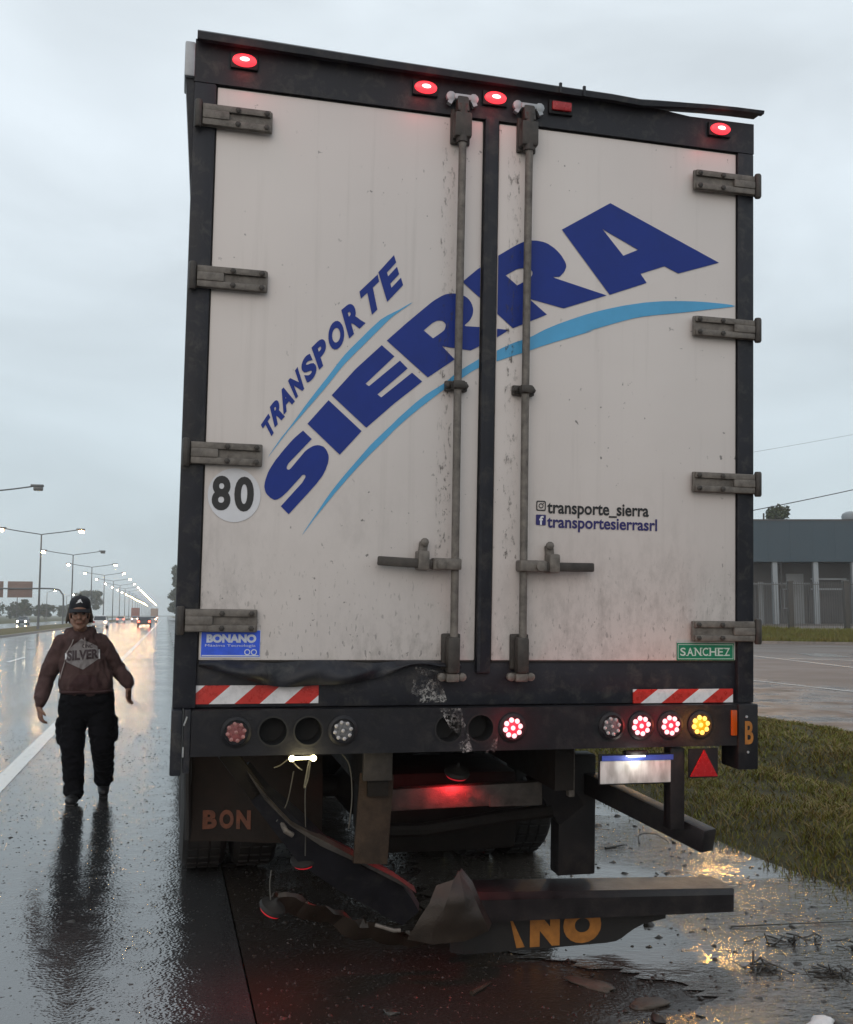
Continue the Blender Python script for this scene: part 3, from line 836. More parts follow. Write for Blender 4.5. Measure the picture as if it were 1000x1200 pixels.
# the two doors
LETTERS = {'S': [[(-0.813,2.42),(-0.775,2.386),(-0.836,2.317),(-0.867,2.282),(-0.872,2.275),(-0.875,2.268),(-0.877,2.263),(-0.877,2.258),(-0.876,2.254),(-0.873,2.252),(-0.87,2.251),(-0.866,2.252),(-0.86,2.257),(-0.83,2.296),(-0.802,2.332),(-0.792,2.341),(-0.781,2.349),(-0.771,2.355),(-0.761,2.359),(-0.751,2.361),(-0.742,2.361),(-0.734,2.359),(-0.725,2.356),(-0.719,2.351),(-0.713,2.344),(-0.708,2.336),(-0.705,2.328),(-0.702,2.321),(-0.701,2.313),(-0.701,2.305),(-0.702,2.295),(-0.704,2.284),(-0.708,2.273),(-0.712,2.26),(-0.718,2.247),(-0.724,2.234),(-0.732,2.222),(-0.741,2.21),(-0.749,2.198),(-0.755,2.191),(-0.761,2.184),(-0.774,2.168),(-0.863,2.064),(-0.897,2.096),(-0.81,2.199),(-0.798,2.221),(-0.797,2.226),(-0.798,2.23),(-0.8,2.232),(-0.803,2.233),(-0.806,2.233),(-0.811,2.231),(-0.833,2.204),(-0.861,2.171),(-0.869,2.161),(-0.878,2.152),(-0.886,2.144),(-0.892,2.138),(-0.899,2.133),(-0.905,2.129),(-0.911,2.125),(-0.918,2.123),(-0.925,2.122),(-0.932,2.125),(-0.941,2.13),(-0.948,2.136),(-0.954,2.142),(-0.959,2.148),(-0.963,2.155),(-0.965,2.162),(-0.967,2.17),(-0.968,2.178),(-0.967,2.186),(-0.966,2.195),(-0.964,2.204),(-0.961,2.214),(-0.958,2.224),(-0.954,2.236),(-0.948,2.249),(-0.94,2.263),(-0.932,2.277),(-0.924,2.29),(-0.914,2.303),(-0.905,2.316),(-0.896,2.328),(-0.887,2.34),(-0.877,2.352),(-0.867,2.365),(-0.855,2.379),(-0.844,2.391)]],'I': [[(-0.708,2.556),(-0.562,2.431),(-0.654,2.325),(-0.795,2.45)]],'E': [[(-0.483,2.81),(-0.426,2.765),(-0.55,2.637),(-0.535,2.627),(-0.401,2.748),(-0.366,2.716),(-0.497,2.594),(-0.48,2.582),(-0.346,2.699),(-0.3,2.663),(-0.421,2.56),(-0.542,2.447),(-0.695,2.578),(-0.594,2.699)]],'R1': [[(-0.461,2.832),(-0.378,2.913),(-0.288,2.996),(-0.269,3.013),(-0.255,3.025),(-0.242,3.034),(-0.229,3.043),(-0.216,3.051),(-0.204,3.057),(-0.191,3.061),(-0.178,3.064),(-0.165,3.065),(-0.152,3.065),(-0.138,3.064),(-0.126,3.061),(-0.114,3.057),(-0.103,3.051),(-0.094,3.043),(-0.086,3.033),(-0.08,3.022),(-0.076,3.01),(-0.074,2.999),(-0.075,2.986),(-0.077,2.975),(-0.081,2.966),(-0.086,2.956),(-0.092,2.947),(-0.101,2.938),(-0.111,2.929),(-0.111,2.923),(-0.048,2.924),(0.094,2.922),(0.028,2.877),(-0.083,2.816),(-0.213,2.825),(-0.155,2.771),(-0.275,2.683)],[(-0.298,2.889),(-0.257,2.927),(-0.24,2.936),(-0.233,2.938),(-0.224,2.939),(-0.217,2.939),(-0.21,2.936),(-0.203,2.93),(-0.199,2.924),(-0.199,2.916),(-0.201,2.908),(-0.204,2.9),(-0.208,2.895),(-0.213,2.89),(-0.22,2.884),(-0.255,2.857)]],'R2': [[(-0.126,3.121),(-0.057,3.184),(0.028,3.248),(0.101,3.297),(0.118,3.308),(0.133,3.317),(0.146,3.324),(0.156,3.329),(0.166,3.333),(0.175,3.335),(0.184,3.338),(0.193,3.339),(0.204,3.34),(0.218,3.341),(0.234,3.34),(0.25,3.338),(0.263,3.335),(0.276,3.33),(0.289,3.323),(0.303,3.315),(0.317,3.304),(0.329,3.293),(0.34,3.281),(0.349,3.268),(0.356,3.257),(0.36,3.248),(0.362,3.24),(0.362,3.232),(0.359,3.224),(0.355,3.214),(0.35,3.206),(0.344,3.199),(0.337,3.191),(0.33,3.185),(0.314,3.183),(0.298,3.182),(0.311,3.176),(0.561,3.119),(0.352,3.041),(0.185,3.072),(0.272,3.006),(0.112,2.931)],[(0.074,3.168),(0.122,3.199),(0.135,3.204),(0.149,3.207),(0.16,3.209),(0.171,3.209),(0.181,3.208),(0.19,3.205),(0.196,3.201),(0.2,3.196),(0.201,3.189),(0.2,3.182),(0.195,3.174),(0.19,3.166),(0.184,3.161),(0.177,3.156),(0.168,3.151),(0.129,3.127)]],'A': [[(0.575,3.553),(1.131,3.325),(0.921,3.254),(0.85,3.282),(0.729,3.235),(0.76,3.195),(0.576,3.123),(0.339,3.404)],[(0.537,3.427),(0.716,3.347),(0.642,3.312)]],'SW1': [[(-0.958,2.296),(-0.953,2.305),(-0.936,2.334),(-0.917,2.364),(-0.9,2.39),(-0.879,2.418),(-0.858,2.448),(-0.836,2.481),(-0.812,2.518),(-0.788,2.553),(-0.764,2.587),(-0.739,2.622),(-0.714,2.656),(-0.691,2.69),(-0.667,2.725),(-0.643,2.757),(-0.618,2.786),(-0.592,2.814),(-0.567,2.841),(-0.542,2.869),(-0.515,2.897),(-0.49,2.922),(-0.463,2.941),(-0.436,2.957),(-0.411,2.971),(-0.385,2.988),(-0.359,3.005),(-0.35,3.009),(-0.367,2.995),(-0.401,2.97),(-0.433,2.944),(-0.455,2.923),(-0.475,2.901),(-0.496,2.878),(-0.518,2.854),(-0.542,2.828),(-0.566,2.801),(-0.591,2.775),(-0.617,2.746),(-0.642,2.718),(-0.667,2.686),(-0.691,2.652),(-0.714,2.621),(-0.733,2.595),(-0.752,2.572),(-0.771,2.547),(-0.793,2.52),(-0.816,2.49),(-0.838,2.463),(-0.856,2.44),(-0.873,2.419),(-0.891,2.394),(-0.916,2.358),(-0.944,2.317)]],'SW2': [[(-0.806,1.975),(-0.798,1.99),(-0.777,2.024),(-0.754,2.06),(-0.732,2.095),(-0.707,2.135),(-0.682,2.172),(-0.656,2.207),(-0.629,2.242),(-0.602,2.275),(-0.576,2.307),(-0.549,2.34),(-0.522,2.373),(-0.491,2.405),(-0.458,2.439),(-0.428,2.469),(-0.403,2.496),(-0.378,2.52),(-0.354,2.543),(-0.33,2.566),(-0.304,2.588),(-0.28,2.608),(-0.254,2.626),(-0.228,2.643),(-0.204,2.66),(-0.181,2.679),(-0.159,2.7),(-0.135,2.719),(-0.107,2.739),(-0.075,2.76),(-0.046,2.779),(-0.018,2.794),(0.009,2.809),(0.035,2.822),(0.059,2.836),(0.084,2.849),(0.108,2.861),(0.132,2.872),(0.158,2.881),(0.184,2.892),(0.211,2.906),(0.239,2.923),(0.268,2.939),(0.299,2.954),(0.333,2.97),(0.366,2.984),(0.406,2.999),(0.447,3.014),(0.465,3.02),(0.437,3.01),(0.385,2.991),(0.362,2.982),(0.39,2.994),(0.448,3.017),(0.504,3.037),(0.552,3.052),(0.601,3.066),(0.649,3.079),(0.698,3.09),(0.748,3.101),(0.797,3.109),(0.846,3.116),(0.897,3.121),(0.946,3.125),(0.998,3.128),(1.051,3.13),(1.098,3.13),(1.149,3.13),(1.196,3.128),(1.217,3.124),(1.196,3.118),(1.149,3.109),(1.099,3.1),(1.053,3.091),(1.002,3.081),(0.947,3.071),(0.882,3.06),(0.811,3.048),(0.748,3.036),(0.696,3.023),(0.648,3.008),(0.601,2.992),(0.547,2.973),(0.491,2.953),(0.457,2.94),(0.463,2.941),(0.49,2.949),(0.499,2.951),(0.473,2.941),(0.43,2.926),(0.387,2.91),(0.347,2.896),(0.305,2.881),(0.269,2.867),(0.24,2.856),(0.214,2.845),(0.185,2.833),(0.152,2.82),(0.114,2.806),(0.077,2.791),(0.036,2.775),(-0.008,2.758),(-0.045,2.741),(-0.075,2.723),(-0.101,2.704),(-0.126,2.686),(-0.152,2.668),(-0.178,2.65),(-0.203,2.632),(-0.228,2.612),(-0.254,2.591),(-0.279,2.57),(-0.304,2.55),(-0.329,2.528),(-0.354,2.506),(-0.381,2.481),(-0.409,2.454),(-0.428,2.435),(-0.43,2.432),(-0.425,2.437),(-0.428,2.434),(-0.447,2.413),(-0.475,2.383),(-0.504,2.353),(-0.532,2.323),(-0.562,2.29),(-0.59,2.258),(-0.617,2.226),(-0.643,2.194),(-0.67,2.161),(-0.698,2.124),(-0.728,2.085),(-0.754,2.051),(-0.777,2.017),(-0.798,1.987)]]}
TRANSPORTE = [('T',[(-0.989,2.434),(-0.96,2.482),(-0.926,2.421),(-0.955,2.374)]),('R',[(-0.953,2.511),(-0.913,2.568),(-0.893,2.477),(-0.931,2.431)]),('A',[(-0.926,2.564),(-0.881,2.622),(-0.852,2.543),(-0.896,2.484)]),('N',[(-0.881,2.627),(-0.844,2.688),(-0.814,2.599),(-0.847,2.555)]),('S',[(-0.831,2.701),(-0.794,2.753),(-0.759,2.678),(-0.798,2.623)]),('P',[(-0.784,2.775),(-0.737,2.827),(-0.71,2.735),(-0.751,2.689)]),('O',[(-0.722,2.853),(-0.672,2.914),(-0.641,2.824),(-0.695,2.763)]),('R',[(-0.66,2.947),(-0.6,3.006),(-0.56,2.903),(-0.625,2.834)]),('T',[(-0.585,3.036),(-0.509,3.116),(-0.48,2.994),(-0.556,2.914)]),('E',[(-0.504,3.128),(-0.437,3.21),(-0.396,3.083),(-0.463,3.005)])]
SURF = -0.003
def door(name, x0, x1):
    mb = MB(); mb.box(x0, x1, 0.0, 0.10, 1.455, 3.862, None, 0.007)
    d = mb.build(name, M['door'], truck)
    mb = MB()     # black rubber seal round the panel
    for a in ((x0 - .004, x0 + .004, 1.449, 3.868), (x1 - .004, x1 + .004, 1.449, 3.868)): mb.box(a[0], a[1], 0.006, 0.09, a[2], a[3])
    mb.box(x0, x1, .006, .09, 1.447, 1.456); mb.box(x0, x1, .006, .09, 3.861, 3.8685)
    mb.build("door_seal", M['rubber'], d, 0)
    return d
dl = door("rear_door", -1.213, -0.0405); tag(dl, 'left rear door with the blue word TRANSPORTE')
dr = door("rear_door", 0.0345, 1.222); tag(dr, 'right rear door with two rows of small social media text')
mb = MB(); mb.box(-.036, .030, -.016, .09, 1.40, 3.885, None, .01); mb.box(-.034, -.020, -.021, -.014, 1.41, 3.87)
mb.build("centre_seal", M['frame'], truck)

def hinge(d, x0, x1, z, left):
    mb = MB()
    a, b = (x0, x1) if left else (x1, x0)      # a is at the frame, b the free tip
    s = 1 if left else -1
    w = abs(x1 - x0)
    mb.box(min(a, b), max(a, b), -.030, -.014, z - .047, z + .047, None, .007)
    for zz in (z - .031, z + .031): mb.box(min(a + s * .03, b - s * .008), max(a + s * .03, b - s * .008), -.043, -.029, zz - .014, zz + .014, None, .005)
    mb.box(min(a + s * .03, a + s * .14), max(a + s * .03, a + s * .14), -.047, -.029, z - .018, z + .018, None, .006)
    hb = mb.build("hinge", M['steel'], d)
    mb = MB()
    for xx, zz in ((b - s * .026, z - .030), (b - s * .026, z + .030), (b - s * .145, z - .030), (b - s * .145, z + .030)):
        mb.lathe((xx, -.042, zz), (0, -1, 0), [(.012, 0), (.012, .007), (.006, .010)], 6)
    mb.lathe((a + s * .012, -.036, z - .058), (0, 0, 1), [(.013, 0), (.017, .008), (.017, .108), (.013, .116)], 10)
    mb.build("bolt", M['dark_steel'], hb)
for z in (3.722, 3.035, 2.302, 1.618): hinge(dl, -1.302, -.981, z, True)
for z in (3.703, 3.007, 2.277, 1.591): hinge(dr, .985, 1.328, z, False)

# blue lettering; the arch of SIERRA runs across both doors
def flat(name, loops, mat, d, xmin=None, xmax=None):
    vs, fs = outline_mesh(loops, SURF, xmin, xmax)
    if fs:
        mb = MB(); mb.add(vs, fs); return mb.build(name, M[mat], d, 0, False)
LE, RE = -.044, .038
flat("letter", LETTERS['S'], 'navy', dl); flat("letter", LETTERS['I'], 'navy', dl); flat("letter", LETTERS['E'], 'navy', dl)
flat("letter", LETTERS['R1'], 'navy', dl, None, LE); flat("letter", LETTERS['R1'], 'navy', dr, RE)
flat("letter", LETTERS['R2'], 'navy', dl, None, LE); flat("letter", LETTERS['R2'], 'navy', dr, RE)
flat("letter", LETTERS['A'], 'navy', dr)
flat("swoosh", LETTERS['SW1'], 'sky_blue', dl)
flat("swoosh", LETTERS['SW2'], 'sky_blue', dl, None, LE); flat("swoosh", LETTERS['SW2'], 'sky_blue', dr, RE)
for ch, q in TRANSPORTE:
    k_ = {'O': 1.14, 'S': 1.12, 'P': 1.08, 'R': 1.07}.get(ch, 1.03)
    c_ = (sum(a for a, b in q) / 4, sum(b for a, b in q) / 4)
    q = [(c_[0] + (a - c_[0]) * k_, c_[1] + (b - c_[1]) * k_) for a, b in q]
    mb = MB(); fit_text(mb, ch, q, SURF, 0.052); mb.build("letter", M['navy'], dl, 0, False)

# stickers
mb = MB()
mb.mat(0).add([(-1.090 + .108 * math.cos(t * math.pi / 24), SURF, 2.135 + .112 * math.sin(t * math.pi / 24)) for t in range(48)], [tuple(range(48))])
mb.mat(1); fit_text(mb, "8", rect(-1.181, -1.105, 2.070, 2.214), SURF - .0015, .038); fit_text(mb, "0", rect(-1.090, -1.010, 2.068, 2.214), SURF - .0015, .038)
st = mb.build("speed_sticker", [M['sticker_white'], M['ink']], dl, 0, False)
mb = MB()
mb.mat(0).box(-1.2035, -.966, SURF - .001, SURF, 1.470, 1.578)
mb.mat(1).box(-1.2055, -.964, SURF - .0006, SURF + .001, 1.466, 1.580)
mb.mat(2); fit_text(mb, "BONANO", rect(-1.183, -.982, 1.527, 1.562), SURF - .002, .06)
fit_text(mb, "Máxima Tecnología", rect(-1.188, -.984, 1.508, 1.521), SURF - .002, .0)
for cx_ in (-1.017, -.990):
    ring = [(.0125, 0), (.0085, 0)]
    vs = [(cx_ + r * math.cos(k * math.pi / 8), SURF - .002, 1.489 + r * math.sin(k * math.pi / 8)) for r, _ in ring for k in range(16)]
    mb.add(vs, [(k, (k + 1) % 16, (k + 1) % 16 + 16, k + 16) for k in range(16)])
mb.add([(-1.2, SURF - .002, 1.4725), (-.97, SURF - .002, 1.4725), (-.97, SURF - .002, 1.477), (-1.2, SURF - .002, 1.477)], [(0, 1, 2, 3)])
mb.build("blue_sticker", [M['sticker_blue'], M['sticker_white'], M['sticker_print']], dl, 0, False)
mb = MB()
mb.mat(0).box(.921, 1.212, SURF - .001, SURF, 1.457, 1.535)
mb.mat(1)
x = .938
for ch, w in zip("SANCHEZ", (.027, .031, .032, .028, .034, .027, .028)):
    fit_text(mb, ch, rect(x, x + w, 1.477, 1.514), SURF - .002, .014)
    if ch in "ANHEZ":                                  # slab serifs
        for zz in (1.477, 1.5105):
            for xx in ((x, x + w) if ch in "ANH" else (x,)):
                if ch == "A" and zz > 1.5: continue
                mb.add([(xx - .006, SURF - .0021, zz), (xx + .006, SURF - .0021, zz), (xx + .006, SURF - .0021, zz + .0035), (xx - .006, SURF - .0021, zz + .0035)], [(0, 1, 2, 3)])
    x += w + .0075
for a in ((.926, 1.207, 1.527, 1.5295), (.926, 1.207, 1.4625, 1.465), (.926, .9285, 1.4625, 1.5295), (1.2045, 1.207, 1.4625, 1.5295)):
    mb.add([(a[0], SURF - .002, a[2]), (a[1], SURF - .002, a[2]), (a[1], SURF - .002, a[3]), (a[0], SURF - .002, a[3])], [(0, 1, 2, 3)])
mb.build("green_sticker", [M['sticker_green'], M['sticker_print_g']], dr, 0, False)
# social media lines with their two icons
mb = MB()
mb.mat(0)
fit_text(mb, "transporte_sierra", rect(.285, .778, 2.090, 2.161), SURF, .022)
mb.mat(1)
fit_text(mb, "transportesierrasrl", rect(.285, .820, 2.027, 2.098), SURF, .022)
def rrect(cx_, cz, h, r, n=5):
    out = []
    for qx, qz, a0 in ((1, 1, 0), (-1, 1, 90), (-1, -1, 180), (1, -1, 270)):
        for k in range(n + 1):
            t = R(a0 + 90 * k / n); out.append((cx_ + qx * (h - r) + r * math.cos(t), cz + qz * (h - r) + r * math.sin(t)))
    return out
circ = lambda cx_, cz, r, n=20: [(cx_ + r * math.cos(2 * math.pi * k / n), cz + r * math.sin(2 * math.pi * k / n)) for k in range(n)]
mb.mat(2)
vs, fs = outline_mesh([rrect(.256, 2.140, .0225, .007), rrect(.256, 2.140, .0175, .005)], SURF); mb.add(vs, fs)
vs, fs = outline_mesh([circ(.256, 2.140, .0115), circ(.256, 2.140, .0075)], SURF); mb.add(vs, fs)
vs, fs = outline_mesh([circ(.2665, 2.1505, .0028, 8)], SURF); mb.add(vs, fs)
mb.mat(1)
vs, fs = outline_mesh([rrect(.256, 2.077, .0235, .005)], SURF); mb.add(vs, fs)
mb.mat(3); fit_text(mb, "f", rect(.248, .268, 2.055, 2.095), SURF - .0015, .03)
mb.build("social_lettering", [M['ink'], M['indigo'], M['ink'], M['sticker_white']], dr, 0, False)

# lock rods with keepers, guides and handles
def lock_rod(d, x, ztop, sgn):
    mb = MB(); mb.tube([(x + .004, -.052, 1.44), (x, -.050, 2.6), (x + .002, -.052, ztop)], .0175, 12)
    rod = mb.build("lock_rod", M['steel'], d)
    mb = MB()      # top housing and cam
    mb.box(x - .045, x + .045, -.020, .0, 3.735, 3.895, None, .008)
    mb.box(x - .040, x + .040, -.075, -.018, 3.75, 3.862, None, .012); mb.bar((x, -.05, 3.86), (x, -.03, 3.94), .055, .05, (0, 1, 0), .01)
    mb.lathe((x, -.05, 3.73), (0, 0, 1), [(.026, 0), (.026, .17)], 12)
    mb.build("rod_housing", M['dark_steel'], rod)
    mb = MB()
    mb.box(x - .038, x + .038, -.055, -.012, 3.925, 3.950, None, .006)
    for q in (-1, 1):
        mb.lathe((x + q * .052, -.030, 3.938), (0, -1, 0), [(.022, 0), (.022, .016), (.010, .020)], 10)
        mb.bar((x + q * .04, -.035, 3.945), (x + q * .06, -.035, 3.905), .024, .02)
    mb.build("cam_keeper", M['galv'], rod)
    mb = MB()      # bottom housing and cam
    mb.box(x - .042, x + .042, -.022, .0, 1.418, 1.572, None, .008)
    mb.box(x - .028, x + .028, -.078, -.02, 1.405, 1.560, None, .014)
    mb.build("rod_housing", M['dark_steel'], rod)
    mb = MB(); mb.box(x - .028, x + .028, -.065, .012, 1.368, 1.404, None, .008)
    for q in (-1, 1): mb.lathe((x + q * .045, -.03, 1.388), (0, -1, 0), [(.018, 0), (.018, .022), (.009, .026)], 10)
    mb.build("cam_keeper", M['steel'], rod)
    zz = 2.648
    mb = MB(); mb.box(x - .05, x + .05, -.030, -.001, zz - .022, zz + .022, None, .006)
    mb.box(x - .028, x + .028, -.082, -.028, zz - .018, zz + .018, None, .01)
    for q in (-1, 1): mb.lathe((x + q * .040, -.030, zz), (0, -1, 0), [(.013, 0), (.013, .012), (.006, .016)], 6)
    mb.build("rod_guide", M['dark_steel'], rod)
    # handle, hasp and pivot
    mb = MB()
    h0, h1 = x + sgn * .02, x + sgn * .335
    mb.bar((h0 + sgn * .08, -.060, 1.868), (h1, -.040, 1.870 if sgn > 0 else 1.878), .026, .040, (0, 0, 1), .008)
    mb.build("door_handle", M['dark_steel'], rod)
    mb = MB()
    mb.box(min(x - sgn * .024, x + sgn * .10), max(x - sgn * .024, x + sgn * .10), -.088, -.015, 1.845, 1.895, None, .01)
    mb.lathe((x + sgn * .068, -.088, 1.868), (0, -1, 0), [(.020, 0), (.020, .010), (.012, .012)], 12)
    mb.box(min(x + sgn * .115, x + sgn * .165), max(x + sgn * .115, x + sgn * .165), -.078, -.001, 1.842, 1.925, None, .01)
    mb.bar((x + sgn * .137, -.02, 1.905), (x + sgn * .130, -.02, 1.965), .038, .026, (0, 1, 0), .008)
    mb.lathe((x + sgn * .130, -.03, 1.962), (0, -1, 0), [(.018, 0), (.018, .012), (.008, .018)], 10)
    mb.build("handle_bracket", M['steel'], rod)
lock_rod(dl, -.152, 3.80, -1)
lock_rod(dr, .158, 3.82, 1)
for x, d, z0, z1 in ((-.195, dl, 1.9, 3.72), (.112, dr, 1.9, 3.74)):
    mb = MB(); mb.add([(x - .035, SURF - .0025, z0), (x + .03, SURF - .0025, z0), (x + .03, SURF - .0025, z1), (x - .035, SURF - .0025, z1)], [(0, 1, 2, 3)])
    mb.build("grease_mark", M['grease'], d, 0, False)

# marker lamps along the header
def marker(x, z, lit=True):
    mb = MB(); mb.box(x - .058, x + .058, -.030, -.010, z - .033, z + .033, None, .006)
    if lit:
        mb.mat(1); k0 = len(mb.v); mb.lathe((x, -.029, z), (0, -1, 0), [(.027, 0), (.026, .012), (.020, .017), (.010, .018)], 20)
        mb.v[k0:] = [(x + (a - x) * 1.9, b, c) for a, b, c in mb.v[k0:]]
        mb.mat(2); k0 = len(mb.v); mb.lathe((x, -.0475, z), (0, -1, 0), [(.0095, 0), (.0085, .003), (.004, .005)], 14)
        mb.v[k0:] = [(x + (a - x) * 2.2, b, c) for a, b, c in mb.v[k0:]]
        o = mb.build("marker_light", [M['bar'], M['marker_red'], M['marker_core']], truck)
        l = bpy.data.lights.new("marker_bulb", 'POINT'); l.energy = .25; l.color = (1, .05, .05); l.shadow_soft_size = .03
        lo = bpy.data.objects.new("marker_bulb", l); col.objects.link(lo); lo.location = (x, -.10, z); lo.parent = o
    else:
        mb.mat(1).box(x - .047, x + .047, -.046, -.029, z - .021, z + .021, None, .008)
        o = mb.build("marker_light", [M['bar'], M['reflector_red']], truck)
for x, z in ((-1.107, 3.975), (-.318, 3.966), (.004, 3.962), (1.120, 3.960)): marker(x, z)
marker(.318, 3.962, False)

# sill: a dented sheet hanging below the left door, scraped paint, reflective tape
mb = MB()
nx, nz = 40, 8
vs, fs = [], []
for i in range(nx + 1):
    t = i / nx; x = -1.21 + 1.10 * t
    dep = .022 + .082 * math.sin(min(1, t * 1.25) * math.pi) ** 1.0
    for j in range(nz + 1):
        u = j / nz
        vs.append((x, -.008 - .055 * math.sin(u * math.pi * .8) * (.4 + .6 * math.sin(t * 9) ** 2) - .01 * math.sin(t * 31 + u * 4), 1.452 + .006 * math.sin(t * 17) - u * dep))
for i in range(nx):
    for j in range(nz): fs.append((i * (nz + 1) + j, (i + 1) * (nz + 1) + j, (i + 1) * (nz + 1) + j + 1, i * (nz + 1) + j + 1))
mb.add(vs, fs); mb.build("dented_sill_sheet", M['frame'], truck, 60)
mb = MB()
mb.add([(-.325, .0085, 1.275), (-.155, .0085, 1.275), (-.20, .0085, 1.41), (-.30, .0085, 1.43)], [(0, 1, 2, 3)])
mb.build("scraped_patch", M['scratch'], truck, 0, False)
def tape(x0, x1, z0, z1, k0, pitch, round_end=False):
    """alternating slanted red and white panels"""
    mb = MB(); sl = .085
    y = .006
    def clip(poly):
        for lim, sg in ((x0, 1), (x1, -1)):
            out = []
            for i in range(len(poly)):
                a, b = poly[i], poly[(i + 1) % len(poly)]
                ia, ib = (a[0] - lim) * sg >= 0, (b[0] - lim) * sg >= 0
                if ia: out.append(a)
                if ia != ib:
                    t = (lim - a[0]) / (b[0] - a[0]); out.append((lim, a[1] + (b[1] - a[1]) * t))
            poly = out
            if not poly: return None
        return poly
    k = 0; x = x0 - sl - k0
    while x < x1 + .01:
        p = clip([(x, z0), (x + pitch, z0), (x + pitch + sl, z1), (x + sl, z1)])
        if p and len(p) > 2:
            mb.mat(k % 2); mb.add([(a, y, b) for a, b in p] + [(a, .014, b) for a, b in p], [tuple(range(len(p)))] + [(i, i + len(p), (i + 1) % len(p) + len(p), (i + 1) % len(p)) for i in range(len(p))])
        x += pitch; k += 1
    return mb.build("reflective_strip", [M['tape_white'], M['tape_red']], truck, 0)
tape(-1.226, -.716, 1.277, 1.352, .06, .103)
tape(.712, 1.212, 1.263, 1.325, .085 - .0, .103)

# lamp bar with its round lamps
bx0, bx1, bz0, bz1, by = -1.233, 1.203, 1.074, 1.258, -.045
LAMPS = [(-1.055, 'red_off'), (-.906, 'hole'), (-.761, 'hole'), (-.618, 'grey'), (-.162, 'hole'), (-.020, 'hole'), (.123, 'red'), (.584, 'grey'), (.725, 'red'), (.868, 'red'), (1.017, 'amber')]
LZ = 1.170; LR = .058
loops = [[(bx0, bz0), (bx1, bz0), (bx1, bz1), (bx0, bz1)]] + [circ(x, LZ, LR, 28) for x, _ in LAMPS]
mb = MB()
vs, fs = outline_mesh(loops, by); mb.add(vs, fs)
mb.box(bx0, bx1, by + .004, .09, bz1 - .008, bz1); mb.box(bx0, bx1, by + .004, .09, bz0, bz0 + .008)
mb.box(bx0, bx1, .082, .09, bz0 + .008, bz1 - .008)
mb.box(bx0, bx0 + .008, by + .004, .082, bz0 + .008, bz1 - .008); mb.box(bx1 - .008, bx1, by + .004, .082, bz0 + .008, bz1 - .008)
lampbar = mb.build("lamp_bar", M['bar'], truck, 0)
def lamp(x, kind):
    mb = MB()
    if kind == 'hole':
        mb.lathe((x, by - .002, LZ), (0, 1, 0), [(LR + .006, 0), (LR - .002, .0), (LR - .004, .10), (LR - .004, .104)], 28)
        mb.f = [f for f in mb.f if len(f) == 4] + [mb.f[-1]]; mb.mi = [0] * len(mb.f)
        mb.build("empty_lamp_hole", M['hole'], lampbar, 40, False); return
    mb.mat(0).lathe((x, by + .03, LZ), (0, -1, 0), [(LR + .004, 0), (LR + .004, .036), (LR - .008, .042), (LR - .010, .036)], 28)
    mb.mat(1).lathe((x, by + .0, LZ), (0, -1, 0), [(LR - .011, 0), (LR - .011, .004), (LR * .4, .009)], 28)
    mb.mat(2)
    r0 = .0115 if kind in ('red', 'amber') else .0085
    pts = [(0, 0)] + [(.034 * math.cos(k * math.pi / 4 + .2), .034 * math.sin(k * math.pi / 4 + .2)) for k in range(8)]
    for a, b in pts: mb.lathe((x + a, by - .006, LZ + b), (0, -1, 0), [(r0, 0), (r0 * .9, .004), (r0 * .4, .007)], 10)
    mats = {'red': ['bar', 'lens_red', 'led_red'], 'amber': ['bar', 'lens_amber', 'led_amber'], 'grey': ['bar', 'lens_grey_off', 'led_off'], 'red_off': ['bar', 'lens_red_off', 'led_off_red']}[kind]
    o = mb.build("tail_lamp", [M[k] for k in mats], lampbar)
    if kind in ('red', 'amber'):
        l = bpy.data.lights.new("lamp_bulb", 'POINT'); l.energy = .6 if kind == 'red' else .7; l.color = (1, .04, .05) if kind == 'red' else (1, .40, .06); l.shadow_soft_size = .035
        lo = bpy.data.objects.new("lamp_bulb", l); col.objects.link(lo); lo.location = (x, by - .055, LZ); lo.parent = o
for x, k in LAMPS: lamp(x, k)
mb = MB(); mb.box(1.170, 1.198, by - .012, by - .0, 1.120, 1.235, None, .004); mb.build("side_marker_lamp", M['amber_side'], lampbar)
mb = MB()
y = by - .0025
mb.add([(-.205, y, 1.256), (-.11, y, 1.256), (-.055, y, 1.075), (-.10, y, 1.068)], [(0, 1, 2, 3)]); mb.add([(.01, y, 1.10), (.06, y, 1.14), (.05, y, 1.066), (.0, y, 1.066)], [(0, 1, 2, 3)])
mb.build("scraped_patch", M['scratch'], lampbar, 0, False)
for x, z0, z1, t in ((-1.262, 1.20, 1.235, .012), (-1.262, 1.075, 1.115, 0.0)):
    mb = MB(); mb.tube([(x, -.050, z0), (x + t, -.052, z1)], .0035, 6); mb.build("cable_tie", M['galv'], truck)
# triangle reflector below the bar and its plate
mb = MB(); mb.mat(0).prism([(.970, .940), (1.104, .939), (1.037, 1.056)], -.050, -.040); mb.mat(1).box(.966, 1.110, -.038, -.030, .932, 1.062)
mb.build("triangle_reflector", [M['reflector_red'], M['bar']], truck, 0)

